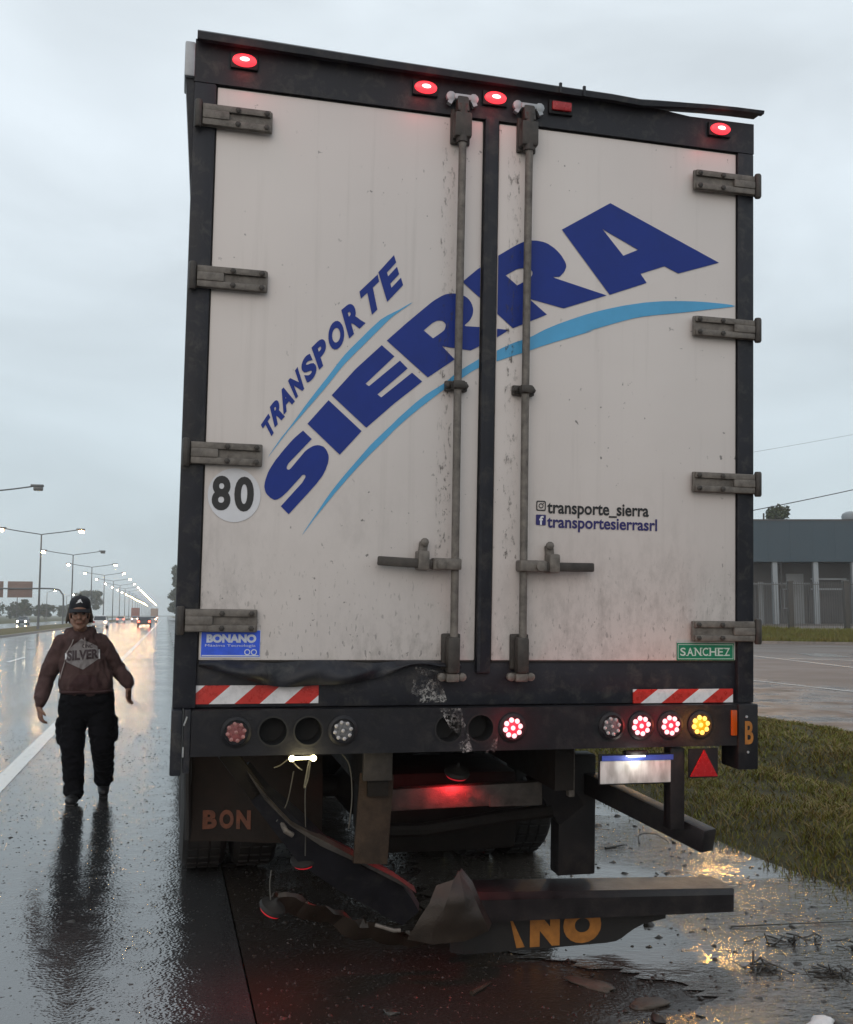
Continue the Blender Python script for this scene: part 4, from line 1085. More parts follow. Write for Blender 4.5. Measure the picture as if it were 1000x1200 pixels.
# number plate, dim and blurred to nothing readable
def plate_mat():
    m, nt, b = new_mat('dirty_plate')
    v = coords(nt)
    n1 = noise(nt, coords(nt, (26, 1, 9)), 1.0, 2, 0.5)
    nt.links.new(rampn(nt, n1, [(0.36, (0.40, 0.38, 0.36)), (0.62, (0.66, 0.64, 0.62))]), b.inputs["Base Color"])
    b.inputs["Roughness"].default_value = 0.4
    return m
M['plate'] = plate_mat()
M['plate_blue'] = plain('plate_blue_band', (0.05, 0.09, 0.42), 0.4, 0, 0.15, 20)
mb = MB()
mb.mat(0).box(.545, .905, -.018, -.012, .912, 1.012, None, .004)
mb.mat(1).box(.552, .898, -.0205, -.0178, 1.013, 1.036)
mb.mat(2).box(.54, .91, -.0115, -.004, .906, 1.042, None, .003)
npl = mb.build("number_plate", [M['plate'], M['plate_blue'], M['bar']], truck)
mb = MB(); mb.mat(0).box(.65, .76, -.055, -.02, 1.040, 1.060, None, .006); mb.mat(1).box(.665, .745, -.052, -.024, 1.034, 1.0395)
M['plate_lamp'] = emis('lit_plate_lamp', (1.0, 0.93, 0.80), 5.0)
mb.build("plate_lamp", [M['bar'], M['plate_lamp']], npl)
l = bpy.data.lights.new("plate_bulb", 'POINT'); l.energy = .35; l.color = (1, .93, .84); l.shadow_soft_size = .03
lo = bpy.data.objects.new("plate_bulb", l); col.objects.link(lo); lo.location = (.705, -.075, 1.03); lo.parent = npl

# ---------------- underside
mb = MB()
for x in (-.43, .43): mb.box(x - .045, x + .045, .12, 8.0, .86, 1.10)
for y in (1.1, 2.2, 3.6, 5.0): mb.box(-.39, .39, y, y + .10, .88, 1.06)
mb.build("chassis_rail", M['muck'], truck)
# driver's cab ahead of the cargo box, front wheels, and added blocks that shut light out underneath
mb = MB(); mb.prism([(-1.2, .55), (1.2, .55), (1.2, 3.0), (1.05, 3.25), (-1.05, 3.25), (-1.2, 3.0)], 9.8, 12.0)
cabo = mb.build("cab", M['frame'], truck, 0)
mb = MB(); mb.box(-1.0, 1.0, 12.001, 12.02, 1.7, 2.9); mb.build("windscreen", M['glass'], cabo, 0)
mb = MB(); mb.box(-1.15, -.5, 6.0, 7.6, .15, .95, None, .05); mb.build("side_blocker", M['muck'], truck)  # unseen block, added to keep the underside dark
mb = MB(); mb.box(.5, 1.15, 5.8, 7.4, .15, .95, None, .05); mb.build("side_blocker", M['muck'], truck)
mb = MB(); mb.box(-.42, .42, 5.2, 9.0, .12, .85, None, .08); mb.build("belly_blocker", M['muck'], truck)  # long block added to close the bright gap between the wheels
mb = MB(); mb.box(-1.2, 1.2, 1.95, 2.0, .72, 1.16, None, .01); mb.build("blocker_plate", M['muck'], truck)  # full-width dark plate added to stop light from ahead
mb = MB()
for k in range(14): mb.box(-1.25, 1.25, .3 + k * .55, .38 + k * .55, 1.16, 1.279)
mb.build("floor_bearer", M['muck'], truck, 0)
def tyre_wheel(x, y, z):
    mb = MB(); r = .49
    prof = [(.27, -.13), (.40, -.145), (.47, -.13), (.49, -.10), (.49, .10), (.47, .13), (.40, .145), (.27, .13)]
    mb.mat(0).lathe((x, y, z), (1, 0, 0), prof, 36)
    for k in range(36):      # tread blocks
        t = 2 * math.pi * k / 36
        m4 = Matrix.Translation((x, y, z)) @ Matrix.Rotation(t, 4, 'X')
        for q in (-.07, 0, .07): mb.box(q - .028, q + .028, -.03, .03, .486, .498, m4)
    w = mb.build("wheel", [M['rubber']], truck)
    mb = MB(); mb.lathe((x, y, z), (1, 0, 0), [(.27, -.11), (.25, -.02), (.10, 0), (.10, .06), (.25, .02), (.27, .11)], 24); mb.build("rim", M['muck'], w)
for y in (2.75, 4.05, 10.6):
    for x in (-1.08, -.76, .76, 1.08): tyre_wheel(x, y, .495 - y * .0402)
    mb = MB(); mb.tube([(-1.1, y, .49 - y * .0402), (1.1, y, .49 - y * .0402)], .075, 14); mb.lathe((0, y, .49 - y * .0402), (1, 0, 0), [(.08, -.2), (.2, -.09), (.2, .09), (.08, .2)], 16); mb.build("axle", M['muck'], truck)
    for x in (-.5, .5):
        mb = MB(); mb.box(x - .045, x + .045, y - .6, y + .6, .66 - y * .04, .74 - y * .04, None, .01); mb.build("leaf_spring", M['muck'], truck)

# left mud flap with worn orange letters, and the bigger one dragged under the bumper
mb = MB()
nx, nz = 8, 16; vs, fs = [], []
for i in range(nx + 1):
    for j in range(nz + 1):
        u, v = i / nx, j / nz
        vs.append((-1.208 + .62 * u, .70 + .035 * math.sin(v * 3 + u * 2) + .02 * math.sin(u * 7), 1.10 - .548 * v - .012 * u))
for i in range(nx):
    for j in range(nz): fs.append((i * (nz + 1) + j, (i + 1) * (nz + 1) + j, (i + 1) * (nz + 1) + j + 1, i * (nz + 1) + j + 1))
back = [(x, y + .012, z) for x, y, z in vs]; n0 = len(vs)
mb.add(vs, fs); mb.add(back, [tuple(reversed(f)) for f in fs])
mfl = mb.build("mud_flap", M['flap'], truck, 60, False)
mb = MB(); mb.tube([(-1.222, .70, 1.10), (-1.226, .71, .85), (-1.214, .72, .56)], .016, 8); mb.build("flap_edge", M['rubber'], mfl)
mb = MB()
xx = -1.150
for ch in "BON":
    fit_text(mb, ch, rect(xx, xx + .066, .605, .690), .0, .05); xx += .078
for i, (a, b, c) in enumerate(mb.v):
    u = (a + 1.208) / .62; v = (1.10 - c) / .548
    mb.v[i] = (a, .70 + .035 * math.sin(v * 3 + u * 2) + .02 * math.sin(u * 7) - .006, c)
mb.build("lettering", M['orange_dim'], mfl, 0, False)

# right mud flap folded down behind the torn bumper: BONANO, only its end in view
FY, FT = .52, .185
fo = [(.02, .19), (.80, .20), (1.14, .20), (1.14, .125), (1.08, .115), (1.02, .105), (.97, .085), (.935, .065), (.905, .045), (.87, .030), (.82, .025), (.55, .020), (.10, .015), (.02, .03)]
mb = MB(); mb.prism(fo, FY, FY + .014)
ff = mb.build("mud_flap", M['rubber'], truck, 0); tag(ff, 'black mud flap with big orange letters NO')
mb = MB(); y = FY - .003
fit_text(mb, "N", rect(.418, .572, .030, .198), y, .085)
fit_text(mb, "O", rect(.590, .790, .033, .205), y, .085)
mb.add([(.312, y, .180), (.318, y, .183), (.392, y, .033), (.350, y, .030)], [(0, 1, 2, 3)])
mb.build("lettering", M['orange_paint'], ff, 0, False)

# torn bumper: right half a straight beam low over the puddle
mb = MB()
b0, b1 = (.06, .50, .262), (1.475, .50, .222)
vs = []
for (x, yy, z), hw in ((b0, .085), (b1, .070)):
    for dy, dz in ((-.075, -.062), (-.075, .035), (-.045, .062), (.16, .062), (.16, -.062)):
        vs.append((x, yy + dy, z + dz * (hw / .08)))
for i in (5, 6, 7, 8, 9):
    pass
vs[5] = (vs[5][0] - .012, vs[5][1], vs[5][2]); vs[6] = (vs[6][0] - .012, vs[6][1], vs[6][2])
mb.add(vs, [(0, 1, 6, 5), (1, 2, 7, 6), (2, 3, 8, 7), (3, 4, 9, 8), (4, 0, 5, 9), (4, 3, 2, 1, 0), (5, 6, 7, 8, 9)])
bump = mb.build("rear_bumper", M['bumper'], truck, 0); tag(bump, 'black rear bumper beam torn off and sagging near the ground')
mb = MB(); mb.box(1.474, 1.479, .45, .64, .172, .275); mb.build("end_cap", M['bumper'], bump, 0)
# hanger posts and rusty plates
mb = MB(); mb.box(.60, .80, .62, .74, .33, .93, None, .012); mb.bar((.50, .60, .86), (.66, .66, .64), .16, .10, (0, 1, 0))
mb.build("bumper_hanger", M['bumper'], truck)
mb = MB(); mb.box(-.500, -.372, .10, .13, .93, 1.085, None, .004); mb.build("hanger_plate", M['dark_steel'], truck)
mb = MB()
m4 = Matrix.Translation((-.43, .16, .93)) @ Matrix.Rotation(R(4), 4, 'Y') @ Matrix.Rotation(R(-4), 4, 'X')
mb.box(-.075, .075, -.012, .012, -.36, .02, m4, .004)
mb.build("hanger_plate", M['rust'], truck)
# cross member with red light on it, a pipe below
mb = MB()
mb.bar((-.42, .44, .775), (.42, .40, .80), .06, .10, (0, 0, 1), .008)
mb.box(.16, .42, .38, .42, .74, .79)
mb.lathe((.05, .37, .80), (0, -1, 0), [(.014, 0), (.014, .004)], 10)
cmb = mb.build("cross_member", M['dark_steel'], truck)
mb = MB(); mb.tube([(-.40, .60, .60), (-.1, .62, .585), (.3, .6, .64), (.55, .6, .66)], .035, 10); mb.build("air_pipe", M['muck'], truck)
mb = MB(); mb.box(-.30, .50, .95, 1.5, .38, .80, None, .05); mb.build("rear_blocker", M['muck'], truck)  # added block that hides the bright ground beyond
# slanted strut by the left flap
mb = MB(); mb.bar((-1.09, .10, 1.075), (-.945, .16, .88), .075, .05, (0, 1, 0), .01); mb.build("flap_strut", M['muck'], truck)
# bent channel that was the bumper's left half: comes down from the frame, then folds along the ground
def curve_pts(pts, n=6):
    pts = [Vector(p) for p in pts]; out = []
    for i in range(len(pts) - 1):
        p0, p1, p2, p3 = pts[max(i - 1, 0)], pts[i], pts[i + 1], pts[min(i + 2, len(pts) - 1)]
        for k in range(n):
            t = k / n
            out.append(.5 * ((2 * p1) + (p2 - p0) * t + (2 * p0 - 5 * p1 + 4 * p2 - p3) * t * t + (3 * p1 - p0 - 3 * p2 + p3) * t ** 3))
    out.append(pts[-1]); return out
def ribbon(name, path, w, mat, parent, th=.012, wdir=(0, 0, 1), jitter=0.0):
    mb = MB(); path = [Vector(p) for p in path]; m = len(path); top, bot = [], []
    vs = []
    for i, p in enumerate(path):
        d = (path[min(i + 1, m - 1)] - path[max(i - 1, 0)]).normalized()
        nrm = d.cross(Vector(wdir)).normalized(); ww = nrm.cross(d).normalized()
        wv = w if not isinstance(w, (list, tuple)) else w[i]
        for a, b in ((-.5, -.5), (.5, -.5), (.5, .5), (-.5, .5)):
            vs.append(p + ww * (a * wv) + nrm * (b * th) + Vector((random.uniform(-1, 1), random.uniform(-1, 1), random.uniform(-1, 1))) * jitter)
    fs = [(0, 1, 2, 3), (4 * m - 1, 4 * m - 2, 4 * m - 3, 4 * m - 4)]
    for i in range(m - 1):
        for k in range(4):
            fs.append((4 * i + k, 4 * i + 4 + k, 4 * i + 4 + (k + 1) % 4, 4 * i + (k + 1) % 4))
    mb.add(vs, fs); return mb.build(name, mat, parent, 30)
ribbon("bent_channel", [(-1.00, .16, .99), (-.92, .18, .87), (-.80, .20, .745), (-.70, .23, .62), (-.52, .27, .50), (-.36, .32, .40), (-.27, .36, .33), (-.22, .38, .27)], [.045, .06, .10, .150, .170, .17, .15, .10], M['bar'], truck, .075, (0, -.4, 1), .011)
ribbon("torn_flange", [(-.99, .13, .985), (-.91, .14, .865), (-.80, .155, .765), (-.66, .175, .675), (-.48, .21, .575), (-.32, .26, .475), (-.215, .31, .40)], [.05, .06, .055, .07, .06, .065, .04], M['dark_steel'], truck, .010, (0, 1, .3), .008)
mb = MB(); mb.bar((-.955, .20, .92), (-.845, .22, .74), .045, .03, (0, 1, 0), .008); mb.tube([(-.85, .18, .78), (-.82, .15, .72), (-.79, .16, .70)], .012, 8); mb.build("torn_bracket", M['steel'], truck)
M['crumple'] = plain('crumpled_olive_sheet', (0.028, 0.020, 0.0145), 0.36, 0.2, 0.4, 9, 0.4, grime=(0.020, 0.015, 0.012), gscale=8)
ribbon("torn_sill_strip", curve_pts([(-.86, .33, .37), (-.78, .34, .36), (-.70, .36, .315), (-.58, .37, .28), (-.46, .40, .205), (-.33, .41, .175), (-.20, .42, .14), (-.06, .40, .165)], 3), .085, M['crumple'], truck, .014, (0, -.5, 1), .013)
# crumpled sheet in the middle
cr_pts = [[(-.235, .36, .165), (-.19, .33, .25), (-.14, .31, .33), (-.105, .33, .405)], [(-.12, .30, .150), (-.10, .285, .25), (-.07, .28, .345), (-.03, .31, .435)], [(.02, .29, .160), (.02, .275, .26), (.015, .285, .355), (.0, .33, .468)], [(.14, .31, .195), (.105, .30, .27), (.06, .32, .37), (.02, .37, .452)], [(.18, .38, .20), (.14, .40, .28), (.10, .44, .38), (.05, .46, .44)]]
bm = bmesh.new()
gv = [[bm.verts.new(p) for p in row] for row in cr_pts]
for i in range(4):
    for j in range(3): bm.faces.new((gv[i][j], gv[i + 1][j], gv[i + 1][j + 1], gv[i][j + 1]))
bmesh.ops.subdivide_edges(bm, edges=bm.edges[:], cuts=3, use_grid_fill=True)
for v in bm.verts:
    v.co += Vector((0, .007 * math.sin(v.co.x * 17 + v.co.z * 9 + 1.2) + .0022 * math.sin(v.co.z * 31 - v.co.x * 23), 0))
bmesh.ops.solidify(bm, geom=bm.faces[:], thickness=.005)
me = bpy.data.meshes.new("crumpled_sheet"); bm.to_mesh(me); bm.free()
cs = link_mesh("crumpled_sheet", me, M['crumple'], truck, True); me.set_sharp_from_angle(angle=R(24))
mb = MB(); mb.tube([(-.38, .36, .235), (-.30, .33, .215), (-.27, .32, .218)], .009, 8); mb.build("torn_pipe", M['steel'], truck)
# bar and post that stick out at the lower right
mb = MB(); mb.bar((.74, .72, .80), (1.055, -.06, .655), .085, .105, (0, 0, 1), .010)
sb = mb.build("side_guard_bar", M['bumper'], truck)
mb = MB(); mb.box(.885, .955, -.02, .05, .70, 1.063, None, .006); mb.build("post", M['bumper'], sb)
mb = MB(); mb.box(.505, .535, .25, .29, .80, 1.06, None, .006); mb.build("plate_bracket", M['steel'], truck)
# work lamp on loose wires, hanging round lamps
mb = MB(); mb.tube([(-.830, -.050, 1.060), (-.735, -.050, 1.062)], .006, 8)
for x in (-.826, -.738): mb.lathe((x, -.050, 1.060), (0, -1, 0), [(.013, 0), (.011, .010), (.004, .014)], 10)
wl_ = mb.build("work_lamp", M['spark'], truck)
l = bpy.data.lights.new("work_bulb", 'POINT'); l.energy = .9; l.color = (1, .84, .45); l.shadow_soft_size = .03
lo = bpy.data.objects.new("work_bulb", l); col.objects.link(lo); lo.location = (-.78, -.09, 1.035); lo.parent = wl_
WIRES = [[(-.735, .05, 1.06), (-.742, .06, .96), (-.76, .05, .92), (-.75, .04, 1.0), (-.738, .05, 1.05)], [(-.735, .05, 1.06), (-.748, .10, .90), (-.735, .16, .72), (-.728, .2, .60)], [(-.62, .1, 1.07), (-.56, .12, 1.0), (-.54, .14, .86), (-.55, .15, .72)],
         [(-.82, .05, 1.05), (-.86, .04, 1.02), (-.89, .03, 1.01)], [(-.87, .22, .54), (-.875, .22, .48), (-.868, .22, .40)], [(-.83, .05, 1.055), (-.80, .0, 1.02), (-.775, .02, 1.0)], [(-.80, .1, .98), (-.82, .14, .84), (-.86, .16, .76)]]
for w in WIRES:
    mb = MB(); mb.tube(curve_pts(w), .0028, 6); mb.build("loose_wire", M['wire'], truck)
def puck(x, y, z, lit, tilt):
    mb = MB()
    ax = Vector((math.sin(tilt), .30, -math.cos(tilt))).normalized()
    mb.mat(0).lathe((x, y, z), -ax, [(.056, 0), (.060, .008), (.056, .022), (.026, .030), (.008, .045), (.005, .06)], 24)
    mb.mat(1).lathe((x, y, z), ax, [(.052, 0), (.048, .010), (.02, .014)], 24)
    o = mb.build("hanging_lamp", [M['rubber'], M['lens_hang']], truck)
    if lit:
        l = bpy.data.lights.new("hanging_bulb", 'SPOT'); l.energy = lit; l.color = (1, .03, .04); l.shadow_soft_size = .04; l.spot_size = R(165); l.spot_blend = .6
        lo = bpy.data.objects.new("hanging_bulb", l); col.objects.link(lo); lo.location = Vector((x, y, z)) + ax * .03
        lo.rotation_euler = ax.to_track_quat('-Z', 'Y').to_euler(); lo.parent = o
puck(-.02, .325, .905, 9.0, R(-4))
puck(-.865, .22, .375, 4.5, R(-24))
puck(-.725, .26, .56, 0, R(8))
# ================================================================== THE MAN WALKING TOWARDS THE CAMERA (local: x to the viewer's right, y away, z up)
from mathutils import noise as mnoise
man = empty("person", (-3.045, 9.30, 0), R(17.5))
tag(man, 'person walking on the wet shoulder in dark cap, plum hoodie and black trousers', 'person')
M['skin'] = plain('weathered_skin', (0.20, 0.105, 0.070), 0.5, 0, 0.15, 40)
M['hoodie'] = plain('plum_wet_cotton', (0.068, 0.042, 0.040), 0.9, 0, 0.3, 5, 0.5, spec=0.15)
M['rib'] = plain('ribbed_plum_cotton', (0.052, 0.026, 0.027), 0.85, 0, 0.2, 40, 0.6, spec=0.3)
M['trouser'] = plain('black_trouser_cloth', (0.0050, 0.0050, 0.0068), 0.9, 0, 0.3, 14, 0.4, spec=0.12)
M['shoe'] = plain('dark_leather', (0.010, 0.010, 0.012), 0.5, 0, 0.3, 20, 0.3)
M['sole'] = plain('dark_sole', (0.018, 0.018, 0.02), 0.6, 0, 0.2, 20)
M['cap'] = plain('black_cap_cloth', (0.012, 0.013, 0.018), 0.75, 0, 0.2, 30, 0.3, spec=0.3)
M['hair'] = plain('dark_brown_hair', (0.035, 0.022, 0.014), 0.55, 0, 0.4, 60, 0.6)
M['print_grey'] = plain('grey_print', (0.20, 0.185, 0.185), 0.8, 0, 0.2, 30)
M['print_dark'] = plain('dark_print', (0.045, 0.030, 0.034), 0.8, 0, 0.2, 30)
M['print_white'] = plain('white_print', (0.66, 0.66, 0.68), 0.7, 0, 0.1, 30)
M['string'] = plain('pale_drawstring', (0.34, 0.30, 0.29), 0.8, 0, 0.2, 30)
M['eye'] = plain('eye_and_visor_shade', (0.015, 0.012, 0.010), 0.2, 0, 0.2, 30)
M['lip'] = plain('lips', (0.20, 0.075, 0.055), 0.5, 0, 0.2, 60)

def cone_pts(p0, r0, p1, r1, sx=1.0, sy=1.0, sz=1.0, n=18):
    """closed rounded-cone hull; radii may be flattened per axis"""
    p0, p1 = Vector(p0), Vector(p1)
    d = p1 - p0
    if d.length < 1e-5: d = Vector((0, 0, 1e-5))
    d.normalize()
    s = d.cross(Vector((0.02, 1, 0.03)))
    s.normalize(); u = s.cross(d)
    rings = []
    for k in range(5): a = -math.pi / 2 + (k + .5) / 5 * math.pi / 2; rings.append((p0, r0 * math.cos(a), r0 * math.sin(a)))
    for k in range(5): a = (k + .5) / 5 * math.pi / 2; rings.append((p1, r1 * math.cos(a), r1 * math.sin(a)))
    vs = []
    for c, rr, h in rings:
        for k in range(n):
            t = 2 * math.pi * k / n
            o = d * h + s * (rr * math.cos(t)) + u * (rr * math.sin(t))
            vs.append(c + Vector((o.x * sx, o.y * sy, o.z * sz)))
    fs = []
    for i in range(len(rings) - 1):
        for k in range(n):
            a, b = i * n + k, i * n + (k + 1) % n
            fs.append((a, a + n, b + n, b))
    fs.append(tuple(range(n))); fs.append(tuple(reversed(range((len(rings) - 1) * n, len(rings) * n))))
    return vs, fs

def fused(name, prims, voxel, mat, parent, smooth_it=4, folds=0.0, fscale=9.0, fstretch=(1, 1, .5)):
    """union of rounded cones as ONE continuous surface"""
    mb = MB()
    for q in prims: mb.add(*cone_pts(*q[:4], **(q[4] if len(q) > 4 else {})))
    o = mb.build(name, mat, None, 0)
    md = o.modifiers.new("r", 'REMESH'); md.mode = 'VOXEL'; md.voxel_size = voxel
    if smooth_it:
        sm = o.modifiers.new("s", 'SMOOTH'); sm.iterations = smooth_it; sm.factor = .5
    me = eval_mesh(o)
    old = o.data
    o.modifiers.clear(); o.data = me; bpy.data.meshes.remove(old)
    me.name = name
    if not me.materials: me.materials.append(mat)
    if folds:
        nv = len(me.vertices)
        co = np.empty(nv * 3, np.float32); me.vertices.foreach_get("co", co); co = co.reshape(-1, 3)
        no = np.empty(nv * 3, np.float32); me.vertex_normals.foreach_get("vector", no); no = no.reshape(-1, 3)
        d_ = np.empty(nv, np.float32)
        for i in range(nv):
            c = Vector(co[i])
            q = Vector((c.x * fscale * fstretch[0], c.y * fscale * fstretch[1], c.z * fscale * fstretch[2]))
            f = mnoise.noise(q) + .5 * mnoise.noise(q * 2.3 + Vector((3, 1, 7)))
            f = (1 - abs(f) * 2.2)                       # ridged: reads as creases
            d_[i] = folds * f
        me.vertices.foreach_set("co", (co + no * d_[:, None]).ravel())
    me.polygons.foreach_set("use_smooth", [True] * len(me.polygons))
    me.update()
    o.parent = parent
    return o

hx, hy, hz = -.085, -.055, 1.655       # head centre
def hand(w, tip, side, thumb):
    """palm, four unequal curled fingers and a thumb; w wrist, tip direction, side = across the palm"""
    w = Vector(w); d = Vector(tip).normalized(); s = Vector(side).normalized(); n_ = s.cross(d).normalized()
    P = [(w - d * .05, .027, w + d * .02, .026)]
    for k in (-1.5, -.5, .5, 1.5):
        b = w + d * .02 + s * (k * .012); kn = w + d * .085 + s * (k * .0195)
        P.append((b, .017, kn, .0125))
        L = (.070, .080, .074, .058)[int(k + 1.5)] if thumb < 0 else (.058, .074, .080, .070)[int(k + 1.5)]
        c = n_ * 1.0
        m1 = kn + (d * .95 + c * .25).normalized() * (L * .48)
        m2 = m1 + (d * .72 + c * .68).normalized() * (L * .32)
        m3 = m2 + (d * .35 + c * .95).normalized() * (L * .24)
        P += [(kn, .0100, m1, .0090), (m1, .0090, m2, .0080), (m2, .0080, m3, .0072)]
    t0 = w + d * .025 + s * (thumb * .022); t1 = t0 + (s * thumb * .75 + d * .7 + n_ * .25).normalized() * .042; t2 = t1 + (s * thumb * .2 + d * .9 + n_ * .4).normalized() * .032
    P += [(t0, .0155, t1, .0115), (t1, .0115, t2, .0090)]
    return P
body = [
    # skull, face, jaw
    ((hx, hy + .02, hz + .045), .082, (hx, hy + .055, hz + .03), .080),
    ((hx, hy - .02, hz + .03), .070, (hx, hy - .035, hz - .05), .058),
    ((hx, hy - .045, hz - .085), .034, (hx, hy - .055, hz - .115), .028, dict(sx=1.25)),
    ((hx - .045, hy + .0, hz - .06), .035, (hx - .02, hy - .045, hz - .10), .030), ((hx + .045, hy + .0, hz - .06), .035, (hx + .02, hy - .045, hz - .10), .030),
    ((hx - .042, hy - .072, hz - .025), .022, (hx - .032, hy - .078, hz - .04), .018), ((hx + .042, hy - .072, hz - .025), .022, (hx + .032, hy - .078, hz - .04), .018),
    ((hx - .050, hy - .070, hz + .028), .015, (hx + .050, hy - .070, hz + .028), .015),
    ((hx, hy - .088, hz + .015), .010, (hx, hy - .112, hz - .030), .015), ((hx - .013, hy - .098, hz - .033), .009, (hx + .013, hy - .098, hz - .033), .009),
    ((hx - .018, hy - .088, hz - .068), .008, (hx + .018, hy - .088, hz - .068), .008), ((hx - .016, hy - .084, hz - .080), .008, (hx + .016, hy - .084, hz - .080), .008),
    ((hx - .083, hy + .02, hz + .01), .016, (hx - .080, hy + .02, hz - .035), .011, dict(sx=.6)), ((hx + .083, hy + .02, hz + .01), .016, (hx + .080, hy + .02, hz - .035), .011, dict(sx=.6)),
    ((hx, hy + .035, hz - .06), .056, (-.065, .02, 1.44), .062),
    # trunk
    ((-.06, .02, 1.40), .10, (-.03, .02, 1.20), .135, dict(sx=1.25, sy=.85)), ((-.03, .02, 1.20), .135, (0, .02, .92), .13, dict(sx=1.15, sy=.85)),
    ((-.22, .02, 1.40), .062, (.11, .02, 1.405), .062),
    # arms
    ((-.235, .02, 1.39), .052, (-.355, .04, 1.11), .042), ((-.355, .04, 1.11), .040, (-.392, -.055, .865), .028),
    ((.125, .02, 1.40), .052, (.265, .07, 1.175), .042), ((.265, .07, 1.175), .040, (.352, .0, 1.01), .028),
    # legs
    ((-.10, .02, .86), .090, (-.105, -.045, .48), .052), ((-.105, -.045, .48), .050, (-.086, -.02, .10), .040), ((-.085, -.01, .07), .035, (-.10, -.14, .045), .03),
    ((.10, .02, .86), .090, (.145, -.025, .48), .052), ((.145, -.025, .48), .050, (.166, .26, .16), .040), ((.165, .30, .13), .035, (.165, .20, .045), .03),
]
body += hand((-.395, -.065, .845), (.16, -.18, -1), (.35, -.9, .2), 1)
body += hand((.358, -.005, .995), (-.02, -.12, -1), (-.5, -.85, .1), 1)
bo = fused("body", body, .0048, M['skin'], man, 2)
# hoodie
hood = [
    ((-.066, .0, 1.40), .115, (-.045, -.005, 1.24), .152, dict(sx=1.28, sy=.92)), ((-.045, -.005, 1.24), .152, (-.012, -.015, 1.06), .168, dict(sx=1.32, sy=1.0)), ((-.012, -.015, 1.06), .168, (-.006, -.005, 1.085), .160, dict(sx=1.42, sy=1.0)), ((-.095, -.005, 1.0), .128, (.085, -.005, 1.0), .128, dict(sz=.35, sy=1.25)),
    ((-.065, .02, 1.47), .075, (-.06, .01, 1.40), .12), ((-.23, .02, 1.405), .070, (-.10, .02, 1.455), .055), ((.11, .02, 1.41), .070, (-.03, .02, 1.46), .055),
    ((-.225, .02, 1.385), .078, (-.345, .04, 1.11), .072), ((-.345, .04, 1.11), .068, (-.383, -.04, .925), .056), ((-.383, -.04, .925), .056, (-.389, -.05, .89), .046),
    ((.112, .02, 1.385), .080, (.250, .07, 1.170), .070), ((.250, .07, 1.170), .066, (.333, .015, 1.065), .055), ((.333, .015, 1.065), .055, (.348, .004, 1.035), .048),
    # hood bunched round the neck
    ((-.165, .03, 1.495), .046, (-.112, -.075, 1.435), .040), ((.020, .03, 1.50), .046, (-.042, -.08, 1.435), .040), ((-.155, .03, 1.485), .042, (-.14, .11, 1.49), .050), ((.012, .03, 1.49), .042, (.0, .11, 1.49), .050), ((-.14, .11, 1.485), .055, (.0, .11, 1.485), .055), ((-.07, .15, 1.44), .07, (-.07, .15, 1.36), .06),
]
ho = fused("hoodie", hood, .009, M['hoodie'], man, 3, .012, 10.0, (1.0, 1.0, .62))
hem = fused("hem_band", [((-.105, -.005, .975), .138, (.097, -.005, .975), .138, dict(sz=.26, sy=1.25))], .009, M['rib'], ho, 2)
for a, b, r in (((-.389, -.045, .900), (-.392, -.055, .868), .043), ((.345, .006, 1.045), (.354, .0, 1.012), .042)):
    fused("cuff", [(a, r, b, r * .92)], .006, M['rib'], ho, 2)
# trousers
tro = [
    ((-.06, .0, .96), .15, (.06, .0, .96), .15, dict(sz=.5, sy=.95)), ((-.085, .0, .90), .150, (.085, .0, .90), .150, dict(sy=.95)), ((-.10, .0, .82), .134, (.10, .0, .82), .134, dict(sy=.95)),
    ((-.112, .0, .82), .128, (-.110, -.05, .50), .100), ((-.110, -.05, .50), .100, (-.088, -.02, .20), .085), ((-.088, -.025, .20), .085, (-.085, -.03, .10), .082), ((-.085, -.05, .115), .074, (-.085, -.055, .10), .074, dict(sz=.5, sx=1.16)),
    ((.112, .0, .82), .128, (.146, -.03, .50), .100), ((.146, -.03, .50), .100, (.166, .18, .26), .084), ((.166, .18, .26), .084, (.168, .25, .16), .080), ((.167, .23, .175), .074, (.167, .23, .15), .074, dict(sz=.6, sx=1.12)),
    ((-.225, .0, .70), .045, (-.215, -.01, .56), .045, dict(sx=.7)), ((.245, .0, .70), .045, (.24, -.01, .56), .045, dict(sx=.7)),
]
fused("trousers", tro, .009, M['trouser'], man, 2, .010, 9.0, (1.0, 1.0, 1.5))
def shoe(heel, toe, roll):
    s_ = fused("shoe", [(heel, .050, Vector(heel).lerp(Vector(toe), .55), .054, dict(sz=.9)), (Vector(heel).lerp(Vector(toe), .55), .054, toe, .048, dict(sz=.75)), ((heel[0], heel[1] + .005, heel[2] + .06), .045, heel, .045)], .006, M['shoe'], man, 3)
    a, b = Vector(heel), Vector(toe); dn = Vector((0, 0, -.036))
    mb = MB(); mb.bar(a + dn - (b - a).normalized() * .035, b + dn + (b - a).normalized() * .03, .078, .016, (0, 0, 1), .006); mb.build("sole", M['sole'], s_)
shoe((-.085, -.01, .052), (-.108, -.175, .046), 0)
shoe((.166, .31, .125), (.168, .185, .050), 0)
